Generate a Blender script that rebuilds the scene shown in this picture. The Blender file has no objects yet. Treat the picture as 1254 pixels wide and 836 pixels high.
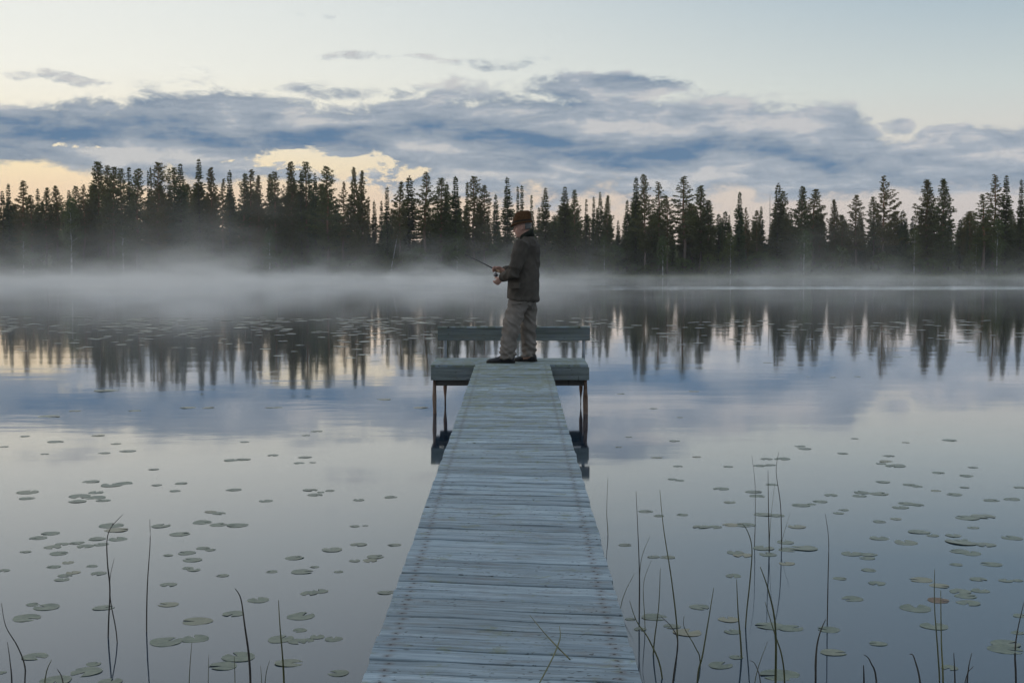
import bpy, bmesh, math, random
import numpy as np
from mathutils import Vector, Matrix, noise as mnoise

random.seed(7)
SC = bpy.context.scene
COL = SC.collection
rad = math.radians

# ------------------------------------------------------------------ camera
F = 1600.0                      # focal length in photo pixels (1254 wide)
TILT = math.atan(90.5 / 1600)
CAM = Vector((0.0, 0.0, 1.77))  # eye height above the lake (z = 0)
cam_d = bpy.data.cameras.new('camera')
cam_d.sensor_width = 36.0
cam_d.lens = F / 1254.0 * 36.0
cam_d.clip_start = 0.05
cam_d.clip_end = 8000
cam = bpy.data.objects.new('camera', cam_d)
COL.objects.link(cam)
cam.location = CAM
cam.rotation_euler = (rad(90) - TILT, 0, 0)
SC.camera = cam

def ray(px, py):
    a, b = (px - 627.0) / F, (418.0 - py) / F
    return Vector((a, math.cos(TILT) + b * math.sin(TILT), -math.sin(TILT) + b * math.cos(TILT)))
def at_y(px, py, Y):
    d = ray(px, py)
    return CAM + d * (Y / d.y)
def at_z(px, py, z=0.0):
    d = ray(px, py)
    return CAM + d * ((z - CAM.z) / d.z)
def azel(px, py):
    d = ray(px, py).normalized()
    return math.atan2(d.x, d.y), d.z

# ------------------------------------------------------------------ render / exposure
SC.view_settings.view_transform = 'Standard'
SC.view_settings.look = 'None'
SC.view_settings.exposure = 0.0
SC.view_settings.gamma = 1.0
SC.view_settings.use_curve_mapping = False
SC.render.engine = 'CYCLES'
SC.cycles.use_denoising = True
SC.cycles.max_bounces = 8
SC.cycles.volume_bounces = 2
SC.cycles.glossy_bounces = 4
SC.cycles.diffuse_bounces = 3
SC.cycles.volume_step_rate = 1.0
SC.cycles.volume_max_steps = 256
SC.cycles.sample_clamp_indirect = 6.0
SC.cycles.use_adaptive_sampling = True
SC.cycles.adaptive_threshold = 0.02
SC.cycles.adaptive_min_samples = 10

# ------------------------------------------------------------------ tiny node language
class NT:
    def __init__(s, tree): s.t = tree
    def n(s, typ, **kw):
        nd = s.t.nodes.new(typ)
        for k, v in kw.items(): setattr(nd, k, v)
        return nd
    def put(s, sock, v):
        if isinstance(v, bpy.types.NodeSocket): s.t.links.new(v, sock)
        elif v is not None:
            if hasattr(sock.default_value, '__len__') and not hasattr(v, '__len__'): v = (v,) * len(sock.default_value)
            if hasattr(v, '__len__') and len(sock.default_value) == 4 and len(v) == 3: v = (*v, 1.0)
            sock.default_value = v
    def m(s, op, a, b=None, c=None, clamp=False):
        nd = s.n('ShaderNodeMath', operation=op, use_clamp=clamp)
        for i, v in enumerate((a, b, c)):
            if v is not None: s.put(nd.inputs[i], v)
        return nd.outputs[0]
    def add(s, a, b): return s.m('ADD', a, b)
    def sub(s, a, b): return s.m('SUBTRACT', a, b)
    def mul(s, a, b): return s.m('MULTIPLY', a, b)
    def mx(s, a, b): return s.m('MAXIMUM', a, b)
    def mn(s, a, b): return s.m('MINIMUM', a, b)
    def vm(s, op, a, b=None):
        nd = s.n('ShaderNodeVectorMath', operation=op)
        s.put(nd.inputs[0], a)
        if b is not None: s.put(nd.inputs[1], b)
        return nd.outputs['Value'] if op in ('DOT_PRODUCT', 'LENGTH') else nd.outputs[0]
    def xyz(s, v):
        nd = s.n('ShaderNodeSeparateXYZ'); s.put(nd.inputs[0], v); return nd.outputs
    def vec(s, x, y, z):
        nd = s.n('ShaderNodeCombineXYZ')
        for i, v in enumerate((x, y, z)): s.put(nd.inputs[i], v)
        return nd.outputs[0]
    def step(s, v, a, b, lo=0.0, hi=1.0, smooth=True):
        nd = s.n('ShaderNodeMapRange', interpolation_type='SMOOTHSTEP' if smooth else 'LINEAR')
        for i, q in enumerate((v, a, b, lo, hi)): s.put(nd.inputs[i], q)
        return nd.outputs[0]
    def noise(s, vec=None, scale=5.0, detail=2.0, rough=0.5, dist=0.0, col=False):
        nd = s.n('ShaderNodeTexNoise')
        if vec is not None: s.put(nd.inputs['Vector'], vec)
        s.put(nd.inputs['Scale'], scale); s.put(nd.inputs['Detail'], detail)
        s.put(nd.inputs['Roughness'], rough); s.put(nd.inputs['Distortion'], dist)
        return nd.outputs['Color' if col else 'Fac']
    def ramp(s, v, stops, interp='LINEAR'):
        nd = s.n('ShaderNodeValToRGB'); s.put(nd.inputs[0], v)
        cr = nd.color_ramp; cr.interpolation = interp
        while len(cr.elements) < len(stops): cr.elements.new(0.5)
        for e, (p, c) in zip(cr.elements, stops):
            e.position = p; e.color = (*c, 1.0) if hasattr(c, '__len__') else (c, c, c, 1.0)
        return nd.outputs[0]
    def mix(s, f, a, b, blend='MIX'):
        nd = s.n('ShaderNodeMix', data_type='RGBA', blend_type=blend)
        s.put(nd.inputs[0], f); s.put(nd.inputs[6], a); s.put(nd.inputs[7], b)
        return nd.outputs[2]

def lin(r, g, b):
    f = lambda c: c / 12.92 if c <= 0.04045 else ((c + 0.055) / 1.055) ** 2.4
    return (f(r / 255), f(g / 255), f(b / 255))

# ------------------------------------------------------------------ world: dusk sky with a bank of stratocumulus
SUN_AZ, SUN_EL = rad(-62), rad(2.5)          # low on the left, behind the forest
world = bpy.data.worlds.new('World')
SC.world = world
world.use_nodes = True
wt = NT(world.node_tree)
bg = world.node_tree.nodes['Background']
tc = wt.n('ShaderNodeTexCoord').outputs['Generated']
dvec = wt.vm('NORMALIZE', tc)
dx, dy, dz = wt.xyz(dvec)
el = dz
az = wt.m('ARCTAN2', dx, dy)
sky = wt.n('ShaderNodeTexSky', sky_type='NISHITA')
sky.sun_disc = False
sky.sun_elevation = SUN_EL
sky.sun_rotation = SUN_AZ
sky.air_density = 1.0; sky.dust_density = 1.0; sky.ozone_density = 2.0
# clear sky by elevation, warm towards the sun, cool away from it
elr = wt.m('MULTIPLY', wt.mx(el, 0.0), 1.0, clamp=True)
warm = wt.ramp(elr, [(0.0, lin(240, 206, 180)), (0.056, lin(243, 214, 184)), (0.075, lin(251, 229, 190)), (0.108, lin(248, 239, 220)), (0.144, lin(247, 244, 233)),
                     (0.21, lin(238, 240, 234)), (0.40, lin(218, 226, 232)), (0.75, lin(206, 218, 231)), (1.0, lin(200, 213, 230))])
cool = wt.ramp(elr, [(0.0, lin(200, 193, 196)), (0.06, lin(206, 202, 204)), (0.098, lin(214, 212, 208)), (0.131, lin(204, 212, 211)),
                     (0.21, lin(162, 184, 198)), (0.40, lin(176, 195, 211)), (0.75, lin(194, 209, 226)), (1.0, lin(200, 213, 230))])  # both ramps: sky above the view brightened to light trees, deck and mist
sdir = (math.sin(SUN_AZ), math.cos(SUN_AZ), 0.0)
hx = wt.vm('NORMALIZE', wt.vec(dx, dy, 0.0))
facing = wt.vm('DOT_PRODUCT', hx, sdir)
wfac = wt.step(facing, 0.04, 0.84)
clear = wt.mix(wfac, cool, warm)
nish = wt.mix(1.0, sky.outputs[0], (0.42, 0.42, 0.48), 'MULTIPLY')
nish = wt.mix(1.0, nish, (1.0, 1.0, 1.0), 'DARKEN')
clear = wt.mix(0.10, clear, nish)
# cloud cover: a long bank low over the forest (its top, base and dark underside follow curves of azimuth), thin streaks above it
cdir = wt.vec(dx, dy, wt.mul(dz, 2.3))
warp = wt.noise(cdir, 13.8, 1.0, 0.5, col=True)
wr, wg, wb_ = wt.xyz(warp)
n1 = wt.noise(wt.vm('ADD', cdir, wt.vm('MULTIPLY', warp, (0.046, 0.046, 0.046))), 20.0, 7.0, 0.66)
n2 = wt.noise(wt.vm('ADD', wt.vec(dx, dy, wt.mul(dz, 5.6)), (3.1, 7.7, 1.9)), 10.7, 4.0, 0.58)
az_w = wt.add(az, wt.m('MULTIPLY_ADD', wr, 0.065, -0.0325))
el_w = wt.add(el, wt.m('MULTIPLY_ADD', wg, 0.018, -0.009))
def curve(pts, value=None):
    """a smooth function of azimuth from photo positions (px, py) (value None: py as elevation) or (px, v)"""
    nd = wt.n('ShaderNodeFloatCurve')
    cm = nd.mapping; cv_ = cm.curves[0]
    pp = []
    for px, v in pts:
        if value is None: A, v = azel(px, v); v /= 0.4
        else: A, _ = azel(px, 160)
        pp.append(((A + 0.55) / 1.1, v))
    cv_.points[0].location = pp[0]; cv_.points[1].location = pp[-1]
    for p in pp[1:-1]: cv_.points.new(*p)
    cm.update()
    wt.put(nd.inputs['Value'], wt.m('MULTIPLY_ADD', az_w, 1 / 1.1, 0.5))
    return nd.outputs[0] if value is not None else wt.mul(nd.outputs[0], 0.4)
top = curve([(-300, 118), (0, 124), (100, 120), (200, 112), (260, 104), (330, 120), (400, 128), (470, 118), (560, 105), (640, 102), (720, 106), (800, 120), (900, 120),
             (960, 128), (1040, 143), (1080, 160), (1130, 164), (1200, 155), (1254, 152), (1500, 140)])
bot = curve([(-300, 215), (0, 207), (60, 205), (110, 212), (160, 226), (250, 226), (320, 216), (400, 214), (460, 228), (560, 240), (700, 246), (800, 242), (900, 240), (1000, 240), (1254, 234), (1500, 236)])
mid = wt.mul(wt.add(top, bot), 0.5); half = wt.mul(wt.sub(top, bot), 0.5)
q = wt.m('DIVIDE', wt.sub(el_w, mid), half)
main = wt.sub(1.35, wt.mul(wt.mul(q, q), 1.15))
def blob(cx, cy, rx, ry):
    a0, e0 = azel(cx, cy)
    a1, _ = azel(cx + rx, cy); a2, _ = azel(cx - rx, cy)
    _, e1 = azel(cx, cy - ry); _, e2 = azel(cx, cy + ry)
    ra, re = (a1 - a2) / 2, (e1 - e2) / 2
    u = wt.m('MULTIPLY_ADD', az_w, 1 / ra, -a0 / ra)
    v = wt.m('MULTIPLY_ADD', el_w, 1 / re, -e0 / re)
    q = wt.m('MULTIPLY_ADD', u, u, wt.mul(v, v))
    return wt.sub(1.0, q)
def blobs(lst):
    out = None
    for b in lst:
        v = blob(*b[:4])
        if len(b) > 4: v = wt.add(v, b[4])
        out = v if out is None else wt.mx(out, v)
    return out
streaks = blobs([(760, 103, 95, 15), (600, 78, 75, 11, -.45), (425, 110, 90, 14, -.35), (130, 98, 220, 13, -.75),
                 (375, 20, 60, 12, -1.1), (1092, 153, 40, 13, -.1), (1155, 160, 42, 14, -.1), (470, 72, 120, 10, -.9)])
holes = wt.mx(wt.add(blobs([(100, 181, 60, 7, -.55), (410, 207, 95, 24), (345, 198, 70, 12)]), wt.m('MULTIPLY_ADD', n1, -3.4, 1.5)), 0.0)
absaz = wt.m('ABSOLUTE', az)
band = wt.sub(0.75, wt.m('POWER', wt.m('ABSOLUTE', wt.m('MULTIPLY_ADD', el_w, 1 / 0.056, -0.108 / 0.056)), 2.0))
band = wt.sub(band, wt.step(absaz, 0.41, 0.52, 3.0, 0.0))
main = wt.sub(main, wt.step(absaz, 0.44, 0.54, 0.0, 3.0))
cv = wt.mx(wt.mx(wt.mx(main, streaks), band), -1.4)
cv = wt.add(cv, wt.m('MULTIPLY_ADD', n1, 4.2, -2.05))
cv = wt.sub(cv, wt.mul(holes, 1.9))
calpha = wt.mul(wt.step(cv, -0.18, 0.62), 0.97)
dline = curve([(-300, 158), (0, 157), (200, 158), (350, 166), (430, 172), (520, 160), (600, 166), (700, 186), (780, 190), (850, 176), (930, 172), (1010, 215), (1100, 224), (1254, 222), (1500, 220)])
dstr = curve([(-300, .8), (0, .8), (300, 1), (430, .95), (520, .4), (620, .65), (700, 1), (780, .9), (850, .45), (960, .3), (1100, .6), (1254, .75), (1500, .7)], 1)
dq = wt.m('MULTIPLY', wt.sub(el_w, dline), 1 / 0.0124)
dark = wt.mx(wt.sub(dstr, wt.mul(dq, dq)), -0.25)
dk = wt.add(wt.mul(dark, 0.42), wt.m('MULTIPLY_ADD', n2, 2.3, -0.74))
dk = wt.add(dk, wt.m('MULTIPLY_ADD', n1, -1.9, 0.97))
cl_cool = wt.ramp(dk, [(0.0, lin(196, 197, 200)), (0.28, lin(165, 175, 187)), (0.6, lin(143, 157, 173)), (1.0, lin(96, 127, 158))])
cl_warm = wt.ramp(dk, [(0.0, lin(196, 197, 198)), (0.28, lin(160, 170, 182)), (0.6, lin(138, 152, 168)), (1.0, lin(88, 121, 154))])
cloud = wt.mix(wfac, cl_cool, cl_warm)
final = wt.mix(calpha, clear, cloud)
# two backgrounds: the cloudy one low down, the plain one above (same clear sky, cheaper to look up)
wt.put(bg.inputs['Color'], final)
bg.inputs['Strength'].default_value = 1.0
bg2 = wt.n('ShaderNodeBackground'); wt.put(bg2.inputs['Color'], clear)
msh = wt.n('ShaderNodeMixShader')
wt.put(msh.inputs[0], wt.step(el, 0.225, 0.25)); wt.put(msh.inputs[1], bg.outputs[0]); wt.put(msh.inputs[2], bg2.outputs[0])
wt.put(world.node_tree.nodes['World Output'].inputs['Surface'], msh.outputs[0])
world.cycles.sampling_method = 'MANUAL'
world.cycles.sample_map_resolution = 512

# ------------------------------------------------------------------ sun: weak dusk light from the glow at left
sd = bpy.data.lights.new('sun', 'SUN')
sd.energy = 0.5
sd.angle = rad(14)
sd.color = (1.0, 0.78, 0.58)
sun = bpy.data.objects.new('sun', sd)
COL.objects.link(sun)
sv = Vector((math.sin(SUN_AZ) * math.cos(SUN_EL), math.cos(SUN_AZ) * math.cos(SUN_EL), math.sin(SUN_EL)))
sun.rotation_euler = (-sv).to_track_quat('-Z', 'Y').to_euler()

# ------------------------------------------------------------------ helpers
def tag(o, label=None, cat=None, group=None, kind=None):
    if label: o['label'] = label
    if cat: o['category'] = cat
    if group: o['group'] = group
    if kind: o['kind'] = kind
    return o
def empty(name, loc=(0, 0, 0), rz=0.0):
    o = bpy.data.objects.new(name, None); COL.objects.link(o)
    o.empty_display_size = 0.2
    o.location = loc; o.rotation_euler = (0, 0, rz)
    return o
def link(name, me, parent=None, loc=None):
    o = bpy.data.objects.new(name, me); COL.objects.link(o)
    if parent: o.parent = parent
    if loc is not None: o.location = loc
    return o
class MB:
    def __init__(s): s.v = []; s.f = []
    def add(s, vs, fs):
        b = len(s.v); s.v.extend([tuple(p) for p in vs]); s.f.extend([tuple(i + b for i in q) for q in fs])
    def box(s, lo, hi, mat=None):
        x0, y0, z0 = lo; x1, y1, z1 = hi
        vs = [Vector(p) for p in ((x0, y0, z0), (x1, y0, z0), (x1, y1, z0), (x0, y1, z0), (x0, y0, z1), (x1, y0, z1), (x1, y1, z1), (x0, y1, z1))]
        if mat: vs = [mat @ p for p in vs]
        s.add(vs, [(0, 3, 2, 1), (4, 5, 6, 7), (0, 1, 5, 4), (1, 2, 6, 5), (2, 3, 7, 6), (3, 0, 4, 7)])
    def rings(s, rings, cap=True):
        n = len(rings[0]); b = len(s.v)
        for r in rings: s.v.extend([tuple(p) for p in r])
        for i in range(len(rings) - 1):
            for j in range(n):
                k = (j + 1) % n
                s.f.append((b + i * n + j, b + i * n + k, b + (i + 1) * n + k, b + (i + 1) * n + j))
        if cap:
            s.f.append(tuple(b + j for j in reversed(range(n))))
            s.f.append(tuple(b + (len(rings) - 1) * n + j for j in range(n)))
    def tube(s, pts, rs, n=6, squash=1.0, side=None):
        pts = [Vector(p) for p in pts]; rr = []
        up = Vector(side) if side else Vector((0, 0, 1))
        for i, p in enumerate(pts):
            t = (pts[min(i + 1, len(pts) - 1)] - pts[max(i - 1, 0)]).normalized()
            a = t.cross(up)
            if a.length < 1e-3: a = t.cross(Vector((1, 0, 0)))
            a.normalize(); b = a.cross(t)
            r = rs[i] if hasattr(rs, '__len__') else rs
            ra, rb = r if hasattr(r, '__len__') else (r, r * squash)
            rr.append([p + a * (ra * math.cos(2 * math.pi * k / n)) + b * (rb * math.sin(2 * math.pi * k / n)) for k in range(n)])
        s.rings(rr)
    def mesh(s, name, mat=None, smooth=False):
        me = bpy.data.meshes.new(name); me.from_pydata(s.v, [], s.f); me.update()
        if mat: me.materials.append(mat)
        if smooth: me.polygons.foreach_set('use_smooth', [True] * len(me.polygons))
        return me
def np_mesh(name, verts, tris, mat, attr=None):
    me = bpy.data.meshes.new(name)
    verts = np.asarray(verts, np.float32); tris = np.asarray(tris, np.int32)
    me.vertices.add(len(verts)); me.vertices.foreach_set('co', verts.ravel())
    k = tris.shape[1]
    me.loops.add(tris.size); me.loops.foreach_set('vertex_index', tris.ravel())
    me.polygons.add(len(tris)); me.polygons.foreach_set('loop_start', np.arange(0, tris.size, k, dtype=np.int32))
    me.update(calc_edges=True)
    me.materials.append(mat)
    return me
def catmull(pts, k=5):
    pts = [Vector(p) for p in pts]
    if len(pts) < 3: return [pts[0].lerp(pts[-1], i / k) for i in range(k + 1)]
    out = []
    for i in range(len(pts) - 1):
        p0, p1, p2, p3 = pts[max(i - 1, 0)], pts[i], pts[i + 1], pts[min(i + 2, len(pts) - 1)]
        for j in range(k):
            t = j / k
            out.append(0.5 * ((2 * p1) + (p2 - p0) * t + (2 * p0 - 5 * p1 + 4 * p2 - p3) * t * t + (3 * p1 - p0 - 3 * p2 + p3) * t ** 3))
    out.append(pts[-1]); return out
def copy_tree(o, parent=None):
    c = o.copy(); COL.objects.link(c); c.parent = parent
    for ch in [q for q in o.children]: copy_tree(ch, c)
    return c
ORD = ('first second third fourth fifth sixth seventh eighth ninth tenth eleventh twelfth thirteenth fourteenth fifteenth sixteenth '
       'seventeenth eighteenth nineteenth twentieth').split()
def ordinal(i):
    if i < 20: return ORD[i]
    t, u = divmod(i + 1, 10)
    tens = {2: 'twent', 3: 'thirt', 4: 'fort', 5: 'fift', 6: 'sixt'}[t]
    return tens + 'ieth' if u == 0 else tens + 'y-' + ORD[u - 1]

# ------------------------------------------------------------------ materials
def newmat(name):
    m = bpy.data.materials.new(name); m.use_nodes = True
    t = NT(m.node_tree); b = m.node_tree.nodes['Principled BSDF']
    return m, t, b
def simple(name, c1, c2, scale=6.0, rough=0.8, bump=0.0, bscale=40.0, spec=0.3, detail=4.0, rnd=0.0, metal=0.0):
    m, t, b = newmat(name)
    co = t.n('ShaderNodeTexCoord').outputs['Object']
    oi = t.n('ShaderNodeObjectInfo').outputs['Random']
    co = t.vm('ADD', co, t.vec(t.mul(oi, 37.0), t.mul(oi, 71.0), t.mul(oi, 13.0)))
    f = t.noise(co, scale, detail, 0.6)
    f = t.step(f, 0.3, 0.7)
    c = t.mix(f, c1, c2)
    if rnd: c = t.mix(1.0, c, t.mix(oi, (1 - rnd,) * 3, (1 + rnd,) * 3), 'MULTIPLY')
    t.put(b.inputs['Base Color'], c)
    b.inputs['Roughness'].default_value = rough
    b.inputs['Specular IOR Level'].default_value = spec
    b.inputs['Metallic'].default_value = metal
    if bump:
        bn = t.n('ShaderNodeBump'); bn.inputs['Strength'].default_value = bump; bn.inputs['Distance'].default_value = 0.01
        t.put(bn.inputs['Height'], t.noise(co, bscale, 4.0, 0.6)); t.put(b.inputs['Normal'], bn.outputs[0])
    return m

def needle_mat(name, c1, c2, warm):
    m, t, b = newmat(name)
    g = t.n('ShaderNodeNewGeometry').outputs['Position']
    oi = t.n('ShaderNodeObjectInfo').outputs['Random']
    f = t.step(t.noise(g, 0.9, 4.0, 0.65), 0.32, 0.68)
    c = t.mix(f, c1, c2)
    c = t.mix(t.step(oi, 0.0, 1.0, 0.0, 0.80), c, warm)
    t.put(b.inputs['Base Color'], c)
    b.inputs['Roughness'].default_value = 0.6
    b.inputs['Specular IOR Level'].default_value = 0.55
    tr_ = t.n('ShaderNodeBsdfTranslucent'); t.put(tr_.inputs['Color'], t.mix(1.0, c, (1.15, 1.15, 0.85), 'MULTIPLY'))
    ms = t.n('ShaderNodeMixShader'); ms.inputs[0].default_value = 0.48
    t.put(ms.inputs[1], b.outputs[0]); t.put(ms.inputs[2], tr_.outputs[0])
    t.put(m.node_tree.nodes['Material Output'].inputs['Surface'], ms.outputs[0])
    return m
M_SPRUCE = needle_mat('spruce_needles', (0.060, 0.088, 0.028), (0.098, 0.128, 0.042), (0.118, 0.110, 0.032))
M_PINE = needle_mat('pine_needles', (0.085, 0.098, 0.026), (0.130, 0.140, 0.040), (0.145, 0.112, 0.034))
M_LEAF = needle_mat('birch_leaves', (0.065, 0.105, 0.025), (0.110, 0.150, 0.040), (0.120, 0.125, 0.035))
M_BARK = simple('spruce_bark', (0.07, 0.055, 0.045), (0.14, 0.115, 0.095), 3.0, 0.95, spec=0.1)
M_SNAG = simple('dead_wood', (0.16, 0.15, 0.14), (0.28, 0.26, 0.24), 3.0, 0.95, spec=0.1)
M_BIRCH = simple('birch_bark', (0.30, 0.29, 0.27), (0.60, 0.58, 0.54), 2.0, 0.8, spec=0.1)
def pine_bark():
    m, t, b = newmat('pine_bark')
    co = t.n('ShaderNodeTexCoord').outputs['Object']
    z = t.xyz(co)[2]
    f = t.noise(co, 4.0, 4.0, 0.6)
    low = t.mix(f, (0.09, 0.07, 0.06), (0.20, 0.15, 0.12))
    up = t.mix(f, (0.22, 0.11, 0.06), (0.36, 0.19, 0.10))
    t.put(b.inputs['Base Color'], t.mix(t.step(z, 4.0, 10.0), low, up))
    b.inputs['Roughness'].default_value = 0.95; b.inputs['Specular IOR Level'].default_value = 0.1
    return m
M_PBARK = pine_bark()

# ------------------------------------------------------------------ lake, ground
def shore_y(x):
    return 245.0 + 2.6 * math.sin(x / 23.0 + 0.6) + 1.2 * math.sin(x / 8.3 + 1.0) + 0.6 * math.sin(x / 3.1)
def sstep(t):
    t = min(1, max(0, t)); return t * t * (3 - 2 * t)
def ground_z(x, y):
    far = y - shore_y(x)
    near = -2.4 - y + 0.5 * math.sin(x / 2.3)
    side = abs(x) - 420.0
    d = max(far, near * 0.8, side)
    z = -1.6 + 1.95 * sstep((d + 5.0) / 7.0)
    if d > 0: z += min(d * 0.035, 1.2) + 6.0 * sstep((far - 24) / 60.0) + 0.18 * math.sin(x * 0.7) * math.sin(y * 0.9) * sstep(d / 6)
    return z
def spaced(*segs):
    out = []
    for a, b, n in segs: out += list(np.linspace(a, b, n, endpoint=False))
    out.append(segs[-1][1]); return out
xs = spaced((-4000, -500, 8), (-500, -130, 24), (-130, 130, 150), (130, 500, 24), (500, 4000, 8))
ys = spaced((-4000, -60, 8), (-60, -8, 14), (-8, 2, 24), (2, 235, 24), (235, 264, 44), (264, 350, 24), (350, 5000, 10))
gv = [(x, y, ground_z(x, y)) for y in ys for x in xs]
nx = len(xs)
gf = [(j * nx + i, j * nx + i + 1, (j + 1) * nx + i + 1, (j + 1) * nx + i) for j in range(len(ys) - 1) for i in range(nx - 1)]
gm = bpy.data.meshes.new('ground'); gm.from_pydata(gv, [], gf); gm.update()
gm.polygons.foreach_set('use_smooth', [True] * len(gm.polygons))
m, t, b = newmat('forest_floor')
gp = t.n('ShaderNodeNewGeometry').outputs['Position']
f1 = t.step(t.noise(gp, 0.35, 6.0, 0.6), 0.35, 0.65)
f2 = t.step(t.noise(gp, 3.0, 5.0, 0.65), 0.35, 0.65)
c = t.mix(f1, (0.045, 0.060, 0.025), (0.085, 0.090, 0.040))
c = t.mix(t.mul(f2, 0.6), c, (0.07, 0.055, 0.035))
t.put(b.inputs['Base Color'], c); b.inputs['Roughness'].default_value = 1.0; b.inputs['Specular IOR Level'].default_value = 0.05
gm.materials.append(m)
tag(link('ground', gm), kind='structure')

def water_mat():
    m, t, b = newmat('lake_water')
    for nd in list(m.node_tree.nodes):
        if nd.type == 'BSDF_PRINCIPLED': m.node_tree.nodes.remove(nd)
    out = m.node_tree.nodes['Material Output']
    P = t.n('ShaderNodeNewGeometry').outputs['Position']
    px, py, pz = t.xyz(P)
    # long gentle swell plus fine ripples; a breath of wind ruffles a streak far out to the right
    sw = t.noise(t.vec(t.mul(px, 0.35), t.mul(py, 0.7), 0.0), 1.0, 2.0, 0.5)
    rp = t.noise(t.vec(t.mul(px, 2.5), t.mul(py, 5.0), 0.0), 1.0, 2.0, 0.5)
    calm = t.step(t.noise(t.vec(t.mul(px, 0.10), t.mul(py, 0.20), 3.0), 1.0, 2.0, 0.5), 0.45, 0.68, 0.35, 1.0)
    h = t.add(t.mul(sw, 0.0028), t.mul(t.mul(rp, calm), 0.0007))
    bp = t.n('ShaderNodeBump'); bp.inputs['Strength'].default_value = 1.0; bp.inputs['Distance'].default_value = 1.0
    t.put(bp.inputs['Height'], h)
    wob = t.noise(t.vec(t.mul(px, 0.045), t.mul(py, 0.065), 8.0), 1.0, 3.0, 0.55)
    yy = t.add(py, t.m('MULTIPLY_ADD', wob, 24.0, -12.0))
    streak = t.mul(t.step(yy, 101.0, 108.0), t.step(yy, 136.0, 116.0))
    streak = t.mul(streak, t.step(t.add(px, t.mul(wob, 20.0)), 2.0, 30.0))
    rough = t.m('MULTIPLY_ADD', streak, 0.11, 0.042)
    gl = t.n('ShaderNodeBsdfGlossy'); t.put(gl.inputs['Roughness'], rough); gl.inputs['Color'].default_value = (0.95, 0.96, 0.98, 1)
    t.put(gl.inputs['Normal'], bp.outputs[0])
    df = t.n('ShaderNodeBsdfDiffuse'); df.inputs['Color'].default_value = (0.015, 0.033, 0.054, 1)
    fr = t.n('ShaderNodeFresnel'); fr.inputs['IOR'].default_value = 1.333
    fac = t.m('MULTIPLY', fr.outputs[0], 1.28, clamp=True)
    mx = t.n('ShaderNodeMixShader'); t.put(mx.inputs[0], fac)
    t.put(mx.inputs[1], df.outputs[0]); t.put(mx.inputs[2], gl.outputs[0])
    t.put(out.inputs['Surface'], mx.outputs[0])
    return m
wb = MB(); wb.add([(-430, -3.2, 0), (430, -3.2, 0), (430, 256, 0), (-430, 256, 0)], [(0, 1, 2, 3)])
tag(link('lake', wb.mesh('lake', water_mat())), kind='structure')

# ------------------------------------------------------------------ mist lying on the lake
def mist_mat():
    m = bpy.data.materials.new('mist_air'); m.use_nodes = True
    t = NT(m.node_tree); m.node_tree.nodes.remove(m.node_tree.nodes['Principled BSDF'])
    out = m.node_tree.nodes['Material Output']
    P = t.n('ShaderNodeNewGeometry').outputs['Position']
    px, py, pz = t.xyz(P)
    big = t.noise(t.vec(t.mul(px, 0.055), t.mul(py, 0.030), t.mul(pz, 0.05)), 1.0, 3.0, 0.55)
    sm = t.noise(t.vec(t.mul(px, 0.17), t.mul(py, 0.06), t.mul(pz, 0.40)), 1.0, 3.0, 0.6, 0.5)
    top = t.m('MULTIPLY_ADD', t.step(big, 0.42, 0.70), 1.9, 0.30)
    zz = t.m('DIVIDE', pz, top)
    fall = t.m('POWER', 2.718, t.mul(zz, -1.0))
    fall = t.mul(fall, t.step(pz, 9.0, 6.0))
    near = t.step(t.add(py, t.m('MULTIPLY_ADD', big, 52.0, -26.0)), 36.0, 84.0)
    far = t.step(py, 270.0, 246.0)
    lr = t.step(px, -24.0, 20.0, 1.0, 0.22)
    tex = t.step(sm, 0.38, 0.66, 0.05, 2.1)
    d = t.mul(t.mul(t.mul(fall, near), t.mul(far, lr)), t.mul(tex, 0.035))
    edge = t.step(t.m('ABSOLUTE', px), 150.0, 120.0)
    d = t.mul(d, edge)
    pv = t.n('ShaderNodeVolumePrincipled')
    pv.inputs['Color'].default_value = (1.0, 0.955, 0.89, 1)
    pv.inputs['Anisotropy'].default_value = 0.15
    t.put(pv.inputs['Density'], d)
    t.put(out.inputs['Volume'], pv.outputs[0])
    return m
hb = MB(); hb.box((-155, 33, 0.02), (155, 274, 9.2))
mist = link('mist', hb.mesh('mist', mist_mat()))
tag(mist, 'pale grey morning mist lying low over the lake', 'mist', kind='stuff')

# thin dusk haze through the whole valley: far trees and their reflections lose their blacks
hz = bpy.data.materials.new('haze_air'); hz.use_nodes = True
ht = NT(hz.node_tree); hz.node_tree.nodes.remove(hz.node_tree.nodes['Principled BSDF'])
pv = ht.n('ShaderNodeVolumePrincipled'); pv.inputs['Color'].default_value = (0.97, 0.95, 0.89, 1); pv.inputs['Density'].default_value = 0.00013
ht.put(hz.node_tree.nodes['Material Output'].inputs['Volume'], pv.outputs[0])
hb = MB(); hb.box((-4100, -4100, -2.8), (4100, 5100, 34))
tag(link('haze', hb.mesh('haze', hz)), 'thin pale dusk haze hanging over lake and forest', 'haze', kind='stuff')

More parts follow.
